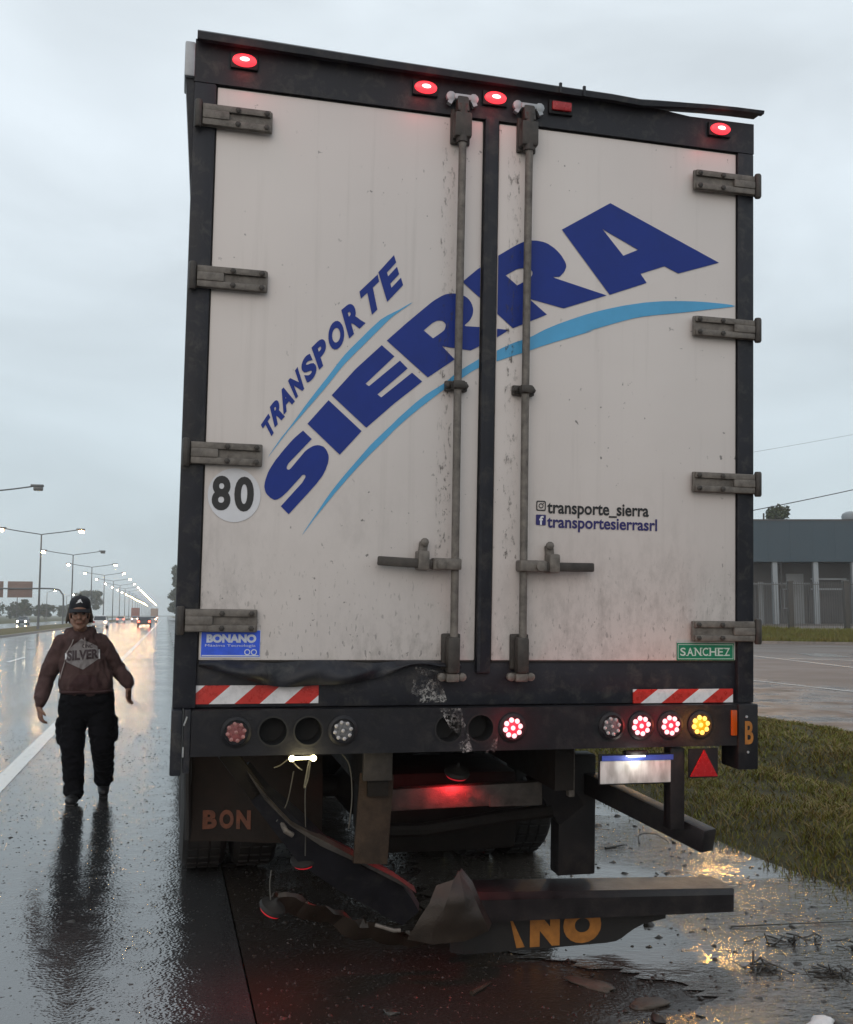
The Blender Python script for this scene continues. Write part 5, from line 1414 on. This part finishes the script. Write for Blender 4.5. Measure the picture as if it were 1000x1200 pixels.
# cap
mb = MB()
prof = [(.099, -.012), (.100, .02), (.096, .052), (.080, .082), (.052, .100), (.018, .107), (.004, .108)]
mb.lathe((0, 0, 0), (0, 0, 1), prof, 32)
mb.v = [(x * .92, y * 1.08, z) for x, y, z in mb.v]
cx0 = Vector((hx, hy + .03, hz + .064))
tilt = Matrix.Rotation(R(7), 4, 'X')
mb.v = [tuple(cx0 + (tilt @ Vector(q))) for q in mb.v]
capo = mb.build("cap", M['cap'], man, 60)
mb = MB(); vs, top, bot = [], [], []
n = 17
for lay, dz in ((0, 0.004), (1, -.004)):
    for k in range(n):
        t = -1 + 2 * k / (n - 1)
        xx = .092 * math.sin(t * 1.35)
        yi = -.100 * math.cos(t * 1.2) - .0
        yo = yi - .072 * (1 - abs(t) ** 2.6)
        vs += [(xx, yi, .0 + dz - .018 * t * t), (xx * 1.02, yo - .002, -.020 + dz - .022 * t * t)]
fs = []
for k in range(n - 1):
    a = 2 * k; fs.append((a, a + 1, a + 3, a + 2)); b = 2 * n + a; fs.append((b, b + 2, b + 3, b + 1)); fs.append((a + 1, b + 1, b + 3, a + 3)); fs.append((a, a + 2, b + 2, b))
mb.add([tuple(cx0 + (tilt @ Vector(q))) for q in vs], fs); mb.build("visor", M['cap'], capo, 40)
mb = MB(); mb.lathe(cx0 + tilt @ Vector((0, 0, .108)), (0, 0, 1), [(.010, 0), (.009, .005), (.003, .008)], 10); mb.build("cap_button", M['cap'], capo)

def printed(name, mat, polys, target, parent, off=.003, grid=None):
    """flat print laid on a cloth surface by casting along y"""
    bvh = BVHTree.FromPolygons([v.co for v in target.data.vertices], [tuple(p.vertices) for p in target.data.polygons])
    mb = MB()
    for vs, fs in polys:
        out = []
        for x, z in vs:
            h = bvh.ray_cast(Vector((x, -1, z)), Vector((0, 1, 0)))
            out.append((x, (h[0].y if h[0] else -.15) - off, z))
        mb.add(out, fs)
    return mb.build(name, mat, parent, 0, False)
def finer(vs, fs, step=.012):
    bm = bmesh.new(); vv = [bm.verts.new((x, 0, z)) for x, z in vs]
    for f in fs:
        try: bm.faces.new([vv[i] for i in f])
        except ValueError: pass
    bmesh.ops.triangulate(bm, faces=bm.faces[:])
    for _ in range(5):
        es = [e_ for e_ in bm.edges if e_.calc_length() > step]
        if not es: break
        bmesh.ops.subdivide_edges(bm, edges=es, cuts=1); bmesh.ops.triangulate(bm, faces=[f for f in bm.faces if len(f.verts) > 3])
    bm.verts.index_update(); r_ = ([(v.co.x, v.co.z) for v in bm.verts], [[v.index for v in f.verts] for f in bm.faces]); bm.free(); return r_
hexa = [(-.061, 1.443), (.074, 1.375), (.094, 1.267), (-.040, 1.173), (-.183, 1.240), (-.188, 1.331)]
def fan(poly, cuts=4):
    bm = bmesh.new(); vv = [bm.verts.new((x, 0, z)) for x, z in poly]; bm.faces.new(vv)
    bmesh.ops.triangulate(bm, faces=bm.faces[:]); bmesh.ops.subdivide_edges(bm, edges=bm.edges[:], cuts=cuts, use_grid_fill=True)
    bmesh.ops.triangulate(bm, faces=bm.faces[:])
    bm.verts.index_update(); r_ = ([(v.co.x, v.co.z) for v in bm.verts], [[v.index for v in f.verts] for f in bm.faces]); bm.free(); return r_
printed("chest_print", M['print_grey'], [fan(hexa, 14)], ho, ho, .004)
def text_poly(s, quad, bold):
    mb = MB(); fit_text(mb, s, quad, 0, bold); return finer([(a, c) for a, b, c in mb.v], mb.f)
ptx = printed("chest_lettering", M['print_dark'], [text_poly("SILVER", [(-.178, 1.338), (.085, 1.352), (.090, 1.268), (-.178, 1.248)], .045)], ho, ho, .008)
printed("chest_lettering", M['print_dark'], [text_poly("CINC", [(-.055, 1.395), (.035, 1.392), (.035, 1.360), (-.055, 1.362)], .02)], ho, ho, .008)
printed("front_pocket", M['rib'], [fan([(-.085, 1.125), (.062, 1.125), (.125, 1.04), (.125, 1.0), (-.15, 1.0), (-.15, 1.04)], 10)], ho, ho, .006)
printed("chest_patch", M['print_white'], [fan([(-.196, 1.315), (-.180, 1.318), (-.182, 1.27), (-.192, 1.26)], 2), fan([(.086, 1.345), (.098, 1.345), (.102, 1.265), (.090, 1.262)], 2)], ho, ho, .007)
# white jumping figure on the cap front
fig = [[(.004, .046), (.012, .047), (.014, .040), (.008, .036), (.014, .030), (.030, .014), (.028, .010), (.010, .022), (.002, .014), (-.016, .010), (-.024, .006), (-.026, .010), (-.014, .018), (-.004, .026), (-.004, .034), (-.010, .030), (-.012, .032), (.0, .041)]]
mb = MB(); mb.add([(x + hx - .006, 0, z + hz + .092) for x, z in fig[0]], [tuple(range(len(fig[0])))])
bm = bmesh.new(); vv = [bm.verts.new(q) for q in mb.v]; bm.faces.new(vv); bmesh.ops.triangulate(bm, faces=bm.faces[:]); bm.verts.index_update()
pol = ([(v.co.x, v.co.z) for v in bm.verts], [[v.index for v in f.verts] for f in bm.faces]); bm.free()
printed("cap_emblem", M['print_white'], [pol], capo, capo, .004)
def cloth_y(x, z, t=ho):
    bvh = BVHTree.FromPolygons([v.co for v in t.data.vertices], [tuple(p.vertices) for p in t.data.polygons])
    h = bvh.ray_cast(Vector((x, -1, z)), Vector((0, 1, 0))); return h[0].y if h[0] else -.15
for pts in ([(-.130, 1.435), (-.145, 1.39), (-.185, 1.31), (-.195, 1.24), (-.215, 1.16), (-.232, 1.09)], [(-.035, 1.45), (-.030, 1.41), (-.033, 1.365)]):
    mb = MB(); mb.tube(curve_pts([(x, cloth_y(x, z) - .008, z) for x, z in pts], 5), .0045, 6); mb.build("drawstring", M['string'], ho)
# hair below the cap, eyes and brows enlarged to paint in shade under the visor, mouth
hr = []
for k in range(46):
    a = R(random.uniform(5, 175)) ; sd = math.cos(a)
    bx = hx + .080 * math.cos(a); by_ = hy + .035 + .084 * math.sin(a)
    L = random.uniform(.05, .115)
    hr.append(((bx, by_, hz + .05), .022, (bx + .022 * sd + random.uniform(-.012, .012), by_ + random.uniform(-.02, .02), hz + .04 - L), .009))
fused("hair", hr, .006, M['hair'], man, 1, .003, 40)
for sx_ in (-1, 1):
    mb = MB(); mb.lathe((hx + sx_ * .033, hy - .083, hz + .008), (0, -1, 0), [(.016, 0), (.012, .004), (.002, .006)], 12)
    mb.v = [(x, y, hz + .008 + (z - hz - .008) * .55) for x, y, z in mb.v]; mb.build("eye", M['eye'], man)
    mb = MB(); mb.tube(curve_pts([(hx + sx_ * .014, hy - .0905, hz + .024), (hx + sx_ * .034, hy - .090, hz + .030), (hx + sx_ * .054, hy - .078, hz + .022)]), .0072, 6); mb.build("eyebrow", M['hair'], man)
mb = MB(); mb.tube(curve_pts([(hx - .026, hy - .090, hz - .075), (hx, hy - .0975, hz - .073), (hx + .026, hy - .090, hz - .075)]), .0038, 6); mb.build("mouth", M['lip'], man)
# ================================================================== BACKGROUND
def tree(name, label, loc, h, spread, n, leaf, seed, group=None, trunk_h=.35, dens_gap=.0, cat='tree', columns=14):
    rg = np.random.default_rng(seed); rnd = random.Random(seed)
    root = empty(name, loc); tag(root, label, cat, group)
    mb = MB(); th = h * trunk_h
    mb.tube([(0, 0, -.3), (.02 * h, 0, th * .5), (.0, .01 * h, th), (.01 * h, 0, h * .8)], h * .028, 8, h * .006)
    cl = []
    for k in range(columns):
        a = rnd.uniform(0, 6.28); rr = spread * math.sqrt(rnd.uniform(0.02, 1)) * .8; z = th * .9 + (h - th) * (rnd.uniform(.1, .92)) * (1 - .30 * (rr / spread) ** 2)
        c = Vector((math.cos(a) * rr, math.sin(a) * rr, z)); cl.append((c, spread * rnd.uniform(.24, .46)))
        mb.tube([(0, 0, th * rnd.uniform(.6, 1)), c * .5 + Vector((0, 0, th * .35)), c], h * .010, 5, h * .003)
    mb.build("trunk", M['bark'], root)
    per = n // columns
    V, Fq = [], []
    for c, r in cl:
        d = rg.normal(0, 1, (per, 3)); d /= np.linalg.norm(d, axis=1)[:, None]
        p = np.array(c) + d * (r * rg.uniform(.25, 1.0, per) ** .6)[:, None] * np.array([1, 1, .72])
        a = rg.normal(0, 1, (per, 3)); a /= np.linalg.norm(a, axis=1)[:, None]
        b = np.cross(a, rg.normal(0, 1, (per, 3))); b /= np.linalg.norm(b, axis=1)[:, None]
        s = (leaf * rg.uniform(.6, 1.4, per))[:, None]
        V.append(np.stack([p - a * s, p + b * s * .6, p + a * s, p - b * s * .6], 1).reshape(-1, 3))
    V = np.concatenate(V); Fq = np.arange(len(V)).reshape(-1, 4)
    link_mesh("crown", np_mesh("crown", V, Fq), M['leaf'], root)
    return root

# --- street lamps down the median
PR, PS0, DS, PH, ARM = -13.6, 40.0, 40.0, 11.0, 4.15
def street_lamp(loc, lit_l, lit_r, label, group, single=False, arm=ARM, h=PH):
    root = empty("street_lamp", loc, RA); tag(root, label, 'street lamp', group)
    mb = MB(); mb.tube([(0, 0, 0), (0, 0, h * .5), (0, 0, h - .55)], .13, 10, .07); mb.lathe((0, 0, 0), (0, 0, 1), [(.22, 0), (.22, .04), (.15, .08), (.15, .5), (.13, .55)], 10); mb.build("pole", M['pole'], root)
    for sg, lit in ((-1, lit_l), (1, lit_r)):
        if single and sg < 0: continue
        mb = MB(); mb.tube(curve_pts([(0, 0, h - .6), (sg * .5, 0, h - .50), (sg * arm * .55, 0, h - .25), (sg * (arm - .4), 0, h)], 4), .055, 8); mb.build("arm", M['pole'], root)
        mb = MB(); x0, x1 = sg * (arm - .5), sg * (arm + .42)
        mb.mat(0).box(min(x0, x1), max(x0, x1), -.19, .19, h - .02, h + .16, None, .06)
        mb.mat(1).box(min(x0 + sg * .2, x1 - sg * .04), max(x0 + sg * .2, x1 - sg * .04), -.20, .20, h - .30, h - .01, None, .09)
        xm = (x0 + x1) / 2 + sg * .08
        if lit: mb.mat(2).box(xm - .24, xm + .24, -.215, .215, h - .312, h - .085, None, .05)
        mb.build("lamp_head", [M['pole'], M['halo_bowl'] if lit else M['lamp_off'], M[lit] if isinstance(lit, str) else M['lamp_lit']], root)
    return root
GL = 'double arm street lamps down the median'
LIT = {2: (1, 0), 3: (1, 1), 4: (1, 0), 5: (1, 1), 6: (1, 1)}
LAB = {2: 'nearest double arm lamp post, its right arm dark at the left picture edge', 3: 'tall double arm lamp post with both lamps lit, above the traffic gantry', 4: 'double arm lamp post with only its left lamp lit',
       5: 'double arm lamp post with both lamps lit behind the one with a dark right arm', 6: 'double arm lamp post fourth from the front among those fully in view'}
FARL = 'one of the hazy lit double arm lamp posts shrinking towards the horizon'
for k in range(2, 26):
    s = k * DS
    ll, lr = LIT.get(k, (1, 1))
    if k > 12: ll, lr = 1, 1
    street_lamp(road(PR, s, .12), ll, lr, LAB.get(k, FARL), GL)
GS = 'single lamps beyond the opposite carriageway'
for k, s in enumerate((197, 259, 321, 383)):
    street_lamp(road(-34.2, s, 0), 0, 1, ['single arm lit lamp above the brown sign backs', 'single arm lit lamp just right of the sign backs', 'far single arm lit lamp beyond the gantry', 'farthest single arm lit lamp, in front of the round tree'][k], GS, True, 2.2, 9.0)

# the lamp whose golden light glitters in the puddle stands on the right, behind the truck
street_lamp(Vector((8.4, 35, 0)), 0, 'lamp_sodium', 'amber street lamp beside the service road, hidden behind the truck', None, True, 1.6, 11.0)

# --- sign gantry over the opposite carriageway
gt = empty("sign_gantry", road(-16.6, 180, .0), RA); tag(gt, 'overhead gantry carrying two brown sign backs above the opposite carriageway', 'road sign')
mb = MB(); mb.tube(curve_pts([(0, 0, 0), (0, 0, 4.2), (-.3, 0, 5.3), (-1.6, 0, 6.0), (-8, 0, 6.0), (-22, 0, 6.0)], 5), .13, 8); mb.build("gantry_arm", M['pole'], gt)
for x0, x1 in ((-13.6, -9.4), (-7.55 - 1.2, -4.9)):
    mb = MB(); mb.box(x0, x1, .16, .24, 4.55, 7.2, None, .02)
    for q in (5.2, 6.0, 6.7): mb.box(x0 + .1, x1 - .1, .10, .16, q - .05, q + .05)
    mb.build("sign_panel", M['sign_back'], gt)

# --- vehicles far down the road
def car(label, loc, rz, paint, away=True, kind='car', lights='tail', name="car", w=1.78, l=4.3, h=1.45):
    root = empty(name, loc, rz); tag(root, label, 'car' if kind == 'car' else 'truck')
    mb = MB()
    if kind == 'car':
        prof = [(-l / 2, .35), (-l / 2 - .03, .60), (-l / 2 + .05, .88), (-l / 2 + .55, .95), (-l / 2 + 1.05, h - .08), (-l / 2 + 1.5, h), (l / 2 - 1.95, h - .02), (l / 2 - 1.1, .98), (l / 2 - .2, .80), (l / 2, .55), (l / 2 - .05, .32)]
        secs = []
        for sx_, ins in ((-1, 1), (-1, 0), (1, 0), (1, 1)):
            secs.append([(sx_ * (w / 2 - (.0 if z < .95 else (z - .95) * .42) - .06 * ins), y, z) for y, z in prof])
        vs = [q for s_ in (secs[1], secs[2]) for q in s_]; n = len(prof)
        mb.add(vs, [tuple(range(n)), tuple(reversed(range(n, 2 * n)))] + [(i, i + n, (i + 1) % n + n, (i + 1) % n) for i in range(n)])
        b = mb.build("body", paint, root, 30)
        mb = MB(); y0 = -l / 2 + .62
        mb.add([(-w / 2 + .17, y0 - .03, 1.0), (w / 2 - .17, y0 - .03, 1.0), (w / 2 - .27, y0 + .40, h - .10), (-w / 2 + .27, y0 + .40, h - .10)], [(0, 1, 2, 3)]); mb.build("rear_window", M['glass'], root, 0)
        mb = MB(); y0 = l / 2 - 1.08
        mb.add([(-w / 2 + .15, y0 + .03, 1.0), (w / 2 - .15, y0 + .03, 1.0), (w / 2 - .27, y0 - .72, h - .06), (-w / 2 + .27, y0 - .72, h - .06)], [(0, 3, 2, 1)]); mb.build("windscreen", M['glass'], root, 0)
        for sx_ in (-1, 1):
            mb = MB(); mb.add([(sx_ * (w / 2 + .002), -l / 2 + .75, .98), (sx_ * (w / 2 + .002), l / 2 - 1.25, .98), (sx_ * (w / 2 - .18), l / 2 - 1.95, h - .1), (sx_ * (w / 2 - .18), -l / 2 + 1.2, h - .1)], [(0, 1, 2, 3)]); mb.build("side_window", M['glass'], root, 0)
        wy, wr, lz = l / 2 - .8, .33, .78
    else:
        mb.box(-1.25, 1.25, -l / 2, l / 2, .95, h, None, .03); mb.build("cargo_box", paint, root)
        mb = MB(); mb.box(-1.15, 1.15, l / 2 + .1, l / 2 + 2.0, .7, 2.9, None, .15); mb.build("cab", M['car_dark'], root)
        mb = MB(); mb.box(-1.2, 1.2, -l / 2, -l / 2 + .15, .62, .94); mb.build("bumper", M['rubber'], root)
        wy, wr, lz = l / 2 - .8, .5, .80
    ws = w / 2 - .12 if kind == 'car' else 1.0
    for sx_ in (-1, 1):
        for sy_ in (-1, 1):
            mb = MB(); mb.lathe((sx_ * ws, sy_ * wy, wr), (1, 0, 0), [(wr * .6, -.1), (wr, -.09), (wr, .09), (wr * .6, .1)], 16); mb.build("wheel", M['rubber'], root)
    ends = []
    for sx_ in (-1, 1):
        ex = (w / 2 - .24) if kind == 'car' else 1.0
        mb = MB()
        if lights == 'head': mb.lathe((sx_ * ex, l / 2 - .02, .62), (0, 1, 0), [(.13, -.05), (.13, .02), (.09, .05)], 12); mb.build("headlight", M['headlight'], root)
        else:
            mt = M['taillight'] if lights == 'tail' else (M['brake_glow'] if lights == 'brake' or (lights == 'right' and sx_ > 0) else M['reflector_red'])
            mb.box(sx_ * ex - .13, sx_ * ex + .13, -l / 2 - .07, -l / 2 + .02, lz - .11, lz + .11, None, .02); mb.build("taillight", mt, root)
    return root
car('white hatchback driving away with its right tail lamp glowing', road(-8.3, 141), RA, M['car_white'], lights='right', h=1.62, w=1.9)
car('dark car driving away in the lane nearest the shoulder', road(-2.95, 150), RA, M['car_dark'], lights='tail', w=1.9)
car('oncoming pale car with both headlights lit', road(-19.5, 118), RA + math.pi, M['car_silver'], lights='head')
car('small far car with red tail lamps between the white hatchback and the red truck', road(-9.6, 235), RA, M['car_silver'], lights='tail')
car('far car with red tail lamps just left of the red truck', road(-7.4, 262), RA, M['car_silver'], lights='brake')
car('far car braking at the right of the tan truck', road(-2.9, 238), RA, M['car_silver'], lights='brake')
car('far box truck with a reddish back', road(-9.6, 345), RA, M['car_red'], kind='truck', l=8, h=4.0, lights='tail', name="box_truck")
car('far box truck with a tan back, right of the reddish one', road(-4.0, 372), RA, M['car_tan'], kind='truck', l=9, h=4.0, lights='brake', name="box_truck", w=2.5)
for k, (r, s) in enumerate(((-24, 190), (-21, 300), (-25, 330))):
    car(['oncoming car with headlights, second nearest on the opposite carriageway', 'far oncoming car with headlights near the median', 'farthest oncoming car with headlights in the outer lane'][k], road(r, s), RA + math.pi, M['car_dark'], lights='head')

# --- trees: round one beyond the median, low line at the left, tall one at the roadside behind the truck
tree("round_tree", 'large round hazy tree beyond the opposite carriageway', road(-33.3, 470, 0), 13.6, 6.2, 3600, .42, 3, trunk_h=.30)
GT = 'hazy trees along the left horizon'
for k, (r, s, h, sp, lab) in enumerate(((-66, 420, 6.8, 7, 'low hazy tree under the brown sign backs at the left edge'), (-57, 430, 6.2, 5, 'low hazy tree just right of the tree under the sign backs'), (-50.5, 405, 8.6, 2.4, 'slim hazy tree taller than its neighbours behind the tall lamp post'), (-45, 415, 6.4, 5, 'broad low hazy tree right of the slim tall one'), (-42.5, 470, 6.6, 4, 'low hazy tree behind the dark cap of the walking person'))):
    tree("tree", lab, road(r, s, 0), h, sp, 1500, .45, 20 + k, GT, .2)
tree("roadside_tree", 'tall dark tree on the roadside, seen just left of the truck', road(5.4, 372, 0), 21.5, 4.8, 12000, .42, 9, trunk_h=.06, columns=70)
tree("tree", 'dark leafy tree rising behind the flat roof of the depot', (42.2, 128, .8), 17.0, 3.8, 4600, .28, 77)

# --- the grey depot, its fence, roof vent and cables
dp = empty("depot", (56, 100, .8)); tag(dp, 'grey flat roofed depot with a blue grey fascia and pale columns', 'building')
M['fascia'] = plain('blue_grey_fascia', (0.034, 0.060, 0.080), 0.6, 0, 0.08, 0.3)
M['dwall'] = plain('grey_render', (0.075, 0.076, 0.078), 0.8, 0, 0.12, 0.5)
M['dwall2'] = plain('pale_grey_panel', (0.20, 0.215, 0.225), 0.7, 0, 0.08, 0.5)
M['dcol'] = plain('pale_column', (0.24, 0.265, 0.285), 0.6, 0, 0.08, 0.7)
M['ddark'] = plain('dark_shutter', (0.055, 0.055, 0.058), 0.6, 0, 0.15, 2)
X = lambda px, d=100: (px - 500) / 1200 * d - 56
mb = MB()
for i in range(24):
    x = -27 + i * 2.2; mb.box(x, x + 2.19, 0, .12, 6.05, 10.05)
mb.box(-27, 25.8, .12, 30, 6.05, 9.9); mb.build("fascia", M['fascia'], dp, 0)
mb = MB(); mb.box(-27.1, 25.9, -.05, .25, 10.05, 10.22); mb.build("roof_edge", M['ddark'], dp, 0)
mb = MB(); mb.box(-27, 25.8, 3.2, 29.5, 0, 6.04); mb.build("wall", M['dwall'], dp, 0)
for px in (862, 909, 957, 1002, 1048, 1094, 1140):
    mb = MB(); mb.box(X(px) - .24, X(px) + .24, .15, .6, 0, 6.04, None, .03); mb.build("column", M['dcol'], dp)
for a, b, z0, z1, mt, nm in ((884, 898, .3, 4.1, 'ddark', 'door'), (900, 906, 0, 4.2, 'dwall2', 'wall_panel'), (934, 955, 0, 5.0, 'dwall2', 'wall_panel'), (926, 935, 1.6, 3.4, 'ddark', 'window'), (960, 996, 0, 3.0, 'ddark', 'shutter'), (1006, 1044, 0, 3.4, 'ddark', 'shutter')):
    mb = MB(); mb.box(X(a), X(b), 3.05, 3.19, z0, z1, None, .02); mb.build(nm, M[mt], dp)
for px in (912.5, 999):
    mb = MB(); mb.tube([(X(px) + .5, .75, 6.0), (X(px) + .5, .75, .1)], .07, 8); mb.build("downpipe", M['ddark'], dp)
mb = MB()
for a, b, c, d in ((926, 926.8, 1.5, 3.5), (934.3, 935, 1.5, 3.5), (926.8, 934.3, 1.5, 1.6), (926.8, 934.3, 3.4, 3.5), (930.2, 930.8, 1.6, 3.4)): mb.box(X(a), X(b), 2.98, 3.04, c, d)
mb.build("window_frame", M['dcol'], dp, 0)
for z in (4.35, 3.35):
    mb = MB(); mb.box(X(959), X(1001), 1.9, 2.1, z, z + .16); mb.build("canopy_beam", M['dcol'], dp, 0)
mb = MB(); mb.box(X(870), X(957), 1.9, 2.1, 3.85, 4.0); mb.build("canopy_beam", M['dcol'], dp, 0)
mb = MB(); mb.lathe((X(996) + 1.9, 4, 10.0), (0, 0, 1), [(.35, 0), (.35, .45), (.78, .55), (.85, .85), (.75, 1.15), (.4, 1.35), (.1, 1.4)], 18); mb.build("roof_vent", M['dcol'], dp)

fe = empty("bar_fence", (25, 66, .78)); tag(fe, 'grey bar fence on square posts in front of the depot', 'fence')
M['fence'] = plain('grey_fence_steel', (0.10, 0.10, 0.10), 0.5, 0.3, 0.15, 3)
M['post'] = plain('dark_fence_post', (0.055, 0.052, 0.05), 0.7, 0, 0.2, 3)
posts = [-8.78, -5.2, -1.62, 1.96, 5.54, 9.12]
for x in posts:
    mb = MB(); mb.box(x - .16, x + .16, -.16, .16, -.2, 3.0, None, .02); mb.build("post", M['post'], fe)
    mb = MB(); mb.box(x - .19, x + .19, -.19, .19, 3.0, 3.1, None, .02); mb.build("post_cap", M['fence'], fe)
bar_me = None
for a, b in zip(posts[:-1], posts[1:]):
    for z in (.22, 3.02 - .2):
        mb = MB(); mb.box(a + .162, b - .162, -.025, .025, z, z + .05); mb.build("rail", M['fence'], fe, 0)
    k = 0; x = a + .27
    while x < b - .2:
        if bar_me is None:
            mb = MB(); mb.box(-.014, .014, -.014, .014, .05, 3.0); o = mb.build("bar", M['fence'], fe, 0); bar_me = o.data
        else:
            o = bpy.data.objects.new("bar", bar_me); col.objects.link(o); o.parent = fe
        o.location = (x, -.04, 0); x += .15
M['cable'] = plain('black_cable', (0.03, 0.03, 0.032), 0.6)
for (p0, p1, r, lab) in (((5, 46, 4.75), (27, 52, 9.25), .022, 'thick black cable sagging down past the depot roof'), ((4, 60, 9.0), (34, 66, 14.6), .008, 'thin faint cable high above the depot')):
    p0, p1 = Vector(p0), Vector(p1); pts = []
    for k in range(17):
        t = k / 16; q = p0.lerp(p1, t); q.z -= .55 * 4 * t * (1 - t) * .5; pts.append(q)
    mb = MB(); mb.tube(pts, r, 6); o = mb.build("overhead_cable", M['cable']); tag(o, lab, 'cable', 'overhead cables on the right')

# --- debris on the ground
def stone(label, r, s, size, mat, seed, flat=.5, name="stone", cat='stone', z=.0):
    bm = bmesh.new(); bmesh.ops.create_icosphere(bm, subdivisions=3, radius=1)
    for v in bm.verts:
        q = v.co.copy(); f = 1 + .35 * mnoise.noise(q * 1.3 + Vector((seed * 3.1, 0, 0))) + .14 * mnoise.noise(q * 3.5 + Vector((0, seed, 0)))
        v.co = Vector((q.x * f * size[0], q.y * f * size[1], (q.z * f) * size[2]))
    me = bpy.data.meshes.new(name); bm.to_mesh(me); bm.free()
    o = link_mesh(name, me, mat, smooth=True); o.location = road(r, s, z + size[2] * .35); o.rotation_euler = (0, 0, seed * 1.7)
    return tag(o, label, cat)
M['mudlump'] = plain('mud_lump', (0.060, 0.046, 0.034), 0.5, 0, 0.35, 20, 0.8)
M['bag'] = plain('white_plastic', (0.62, 0.60, 0.60), 0.35, 0, 0.15, 20, 0.4)
stone('crumpled white plastic bag at the bottom edge, half in the puddle', 2.60, 3.78, (.075, .05, .03), M['bag'], 4, name="plastic_bag", cat='plastic bag')
stone('flat pale mud lump near the bottom edge, right of the flap', 2.03, 4.17, (.085, .05, .018), M['mudlump'], 2, name="mud_lump", cat='mud lump')
stone('elongated mud lump below the orange letter N', 1.88, 4.45, (.12, .045, .018), M['mudlump'], 7, name="mud_lump", cat='mud lump')
stone('small dark stone left of the red glow on the shoulder', .95, 4.35, (.035, .025, .014), M['pebble'], 9)
def twig(label, pts, r, mat, name, cat):
    mb = MB(); mb.tube(curve_pts([road(*p) for p in pts], 4), r, 6, r * .5); o = mb.build(name, mat); return tag(o, label, cat)
twig('long thin straw lying across the puddle at the right edge', [(2.93, 5.03, .014), (3.2, 5.0, .016), (3.65, 4.95, .014)], .005, M['litter'], "straw", 'straw')
twig('short dark stick in the puddle behind the hanging bumper', [(3.05, 6.9, .012), (3.22, 6.95, .016)], .010, M['litter'], "stick", 'stick')
twig('bent wire loop in the puddle beside the guard bar', [(3.35, 6.98, .012), (3.40, 7.08, .05), (3.52, 7.08, .05), (3.58, 6.98, .012)], .006, M['litter'], "wire_loop", 'wire')
twig('pale splinter of wood at the bottom of the picture', [(1.33, 4.46, .010), (1.45, 4.56, .012)], .012, M['rust'], "wood_splinter", 'splinter')
for k, (r, s, a) in enumerate(((3.12, 4.75, .16), (3.05, 5.6, .08), (3.42, 4.55, .11), (2.75, 4.42, .10), (3.0, 4.28, .12))):
    b_ = []
    rnd = random.Random(k)
    mb = MB()
    for j in range(34):
        p = Vector((rnd.gauss(0, a * .6), rnd.gauss(0, a * .35), rnd.uniform(.004, .022))); d = Vector((rnd.gauss(0, 1), rnd.gauss(0, 1), rnd.gauss(0, .25))).normalized() * rnd.uniform(.02, .06)
        mb.tube([p - d, p, p + d + Vector((0, 0, rnd.uniform(-.01, .012)))], rnd.uniform(.002, .005), 5)
    o = mb.build("debris_clump", M['litter']); o.location = road(r, s, .006)
    tag(o, ['largest tangle of dark wet debris in the puddle, right of the flap', 'tiny tangle of dark debris out in the rippled water', 'dark debris tangle nearest the right edge', 'dark debris tangle close to the bumper reflection', 'dark debris tangle nearest the bottom edge'][k], 'debris', 'debris tangles in the puddle', 'thing')

# --- damp air
hz_m = bpy.data.materials.new("damp_air"); hz_m.use_nodes = True
nt = hz_m.node_tree; nt.nodes.clear()
ho_ = nt.nodes.new("ShaderNodeOutputMaterial"); pv = nt.nodes.new("ShaderNodeVolumePrincipled")
pv.inputs["Color"].default_value = (0.93, 0.945, 0.955, 1); pv.inputs["Density"].default_value = 0.0006; pv.inputs["Anisotropy"].default_value = 0.35
nt.links.new(pv.outputs[0], ho_.inputs["Volume"])
mb = MB(); mb.box(-1000, 700, -80, 1450, -1.6, 24); hz = mb.build("haze", hz_m, None, 0); hz["kind"] = 'stuff'

bpy.data.scenes.remove(work)
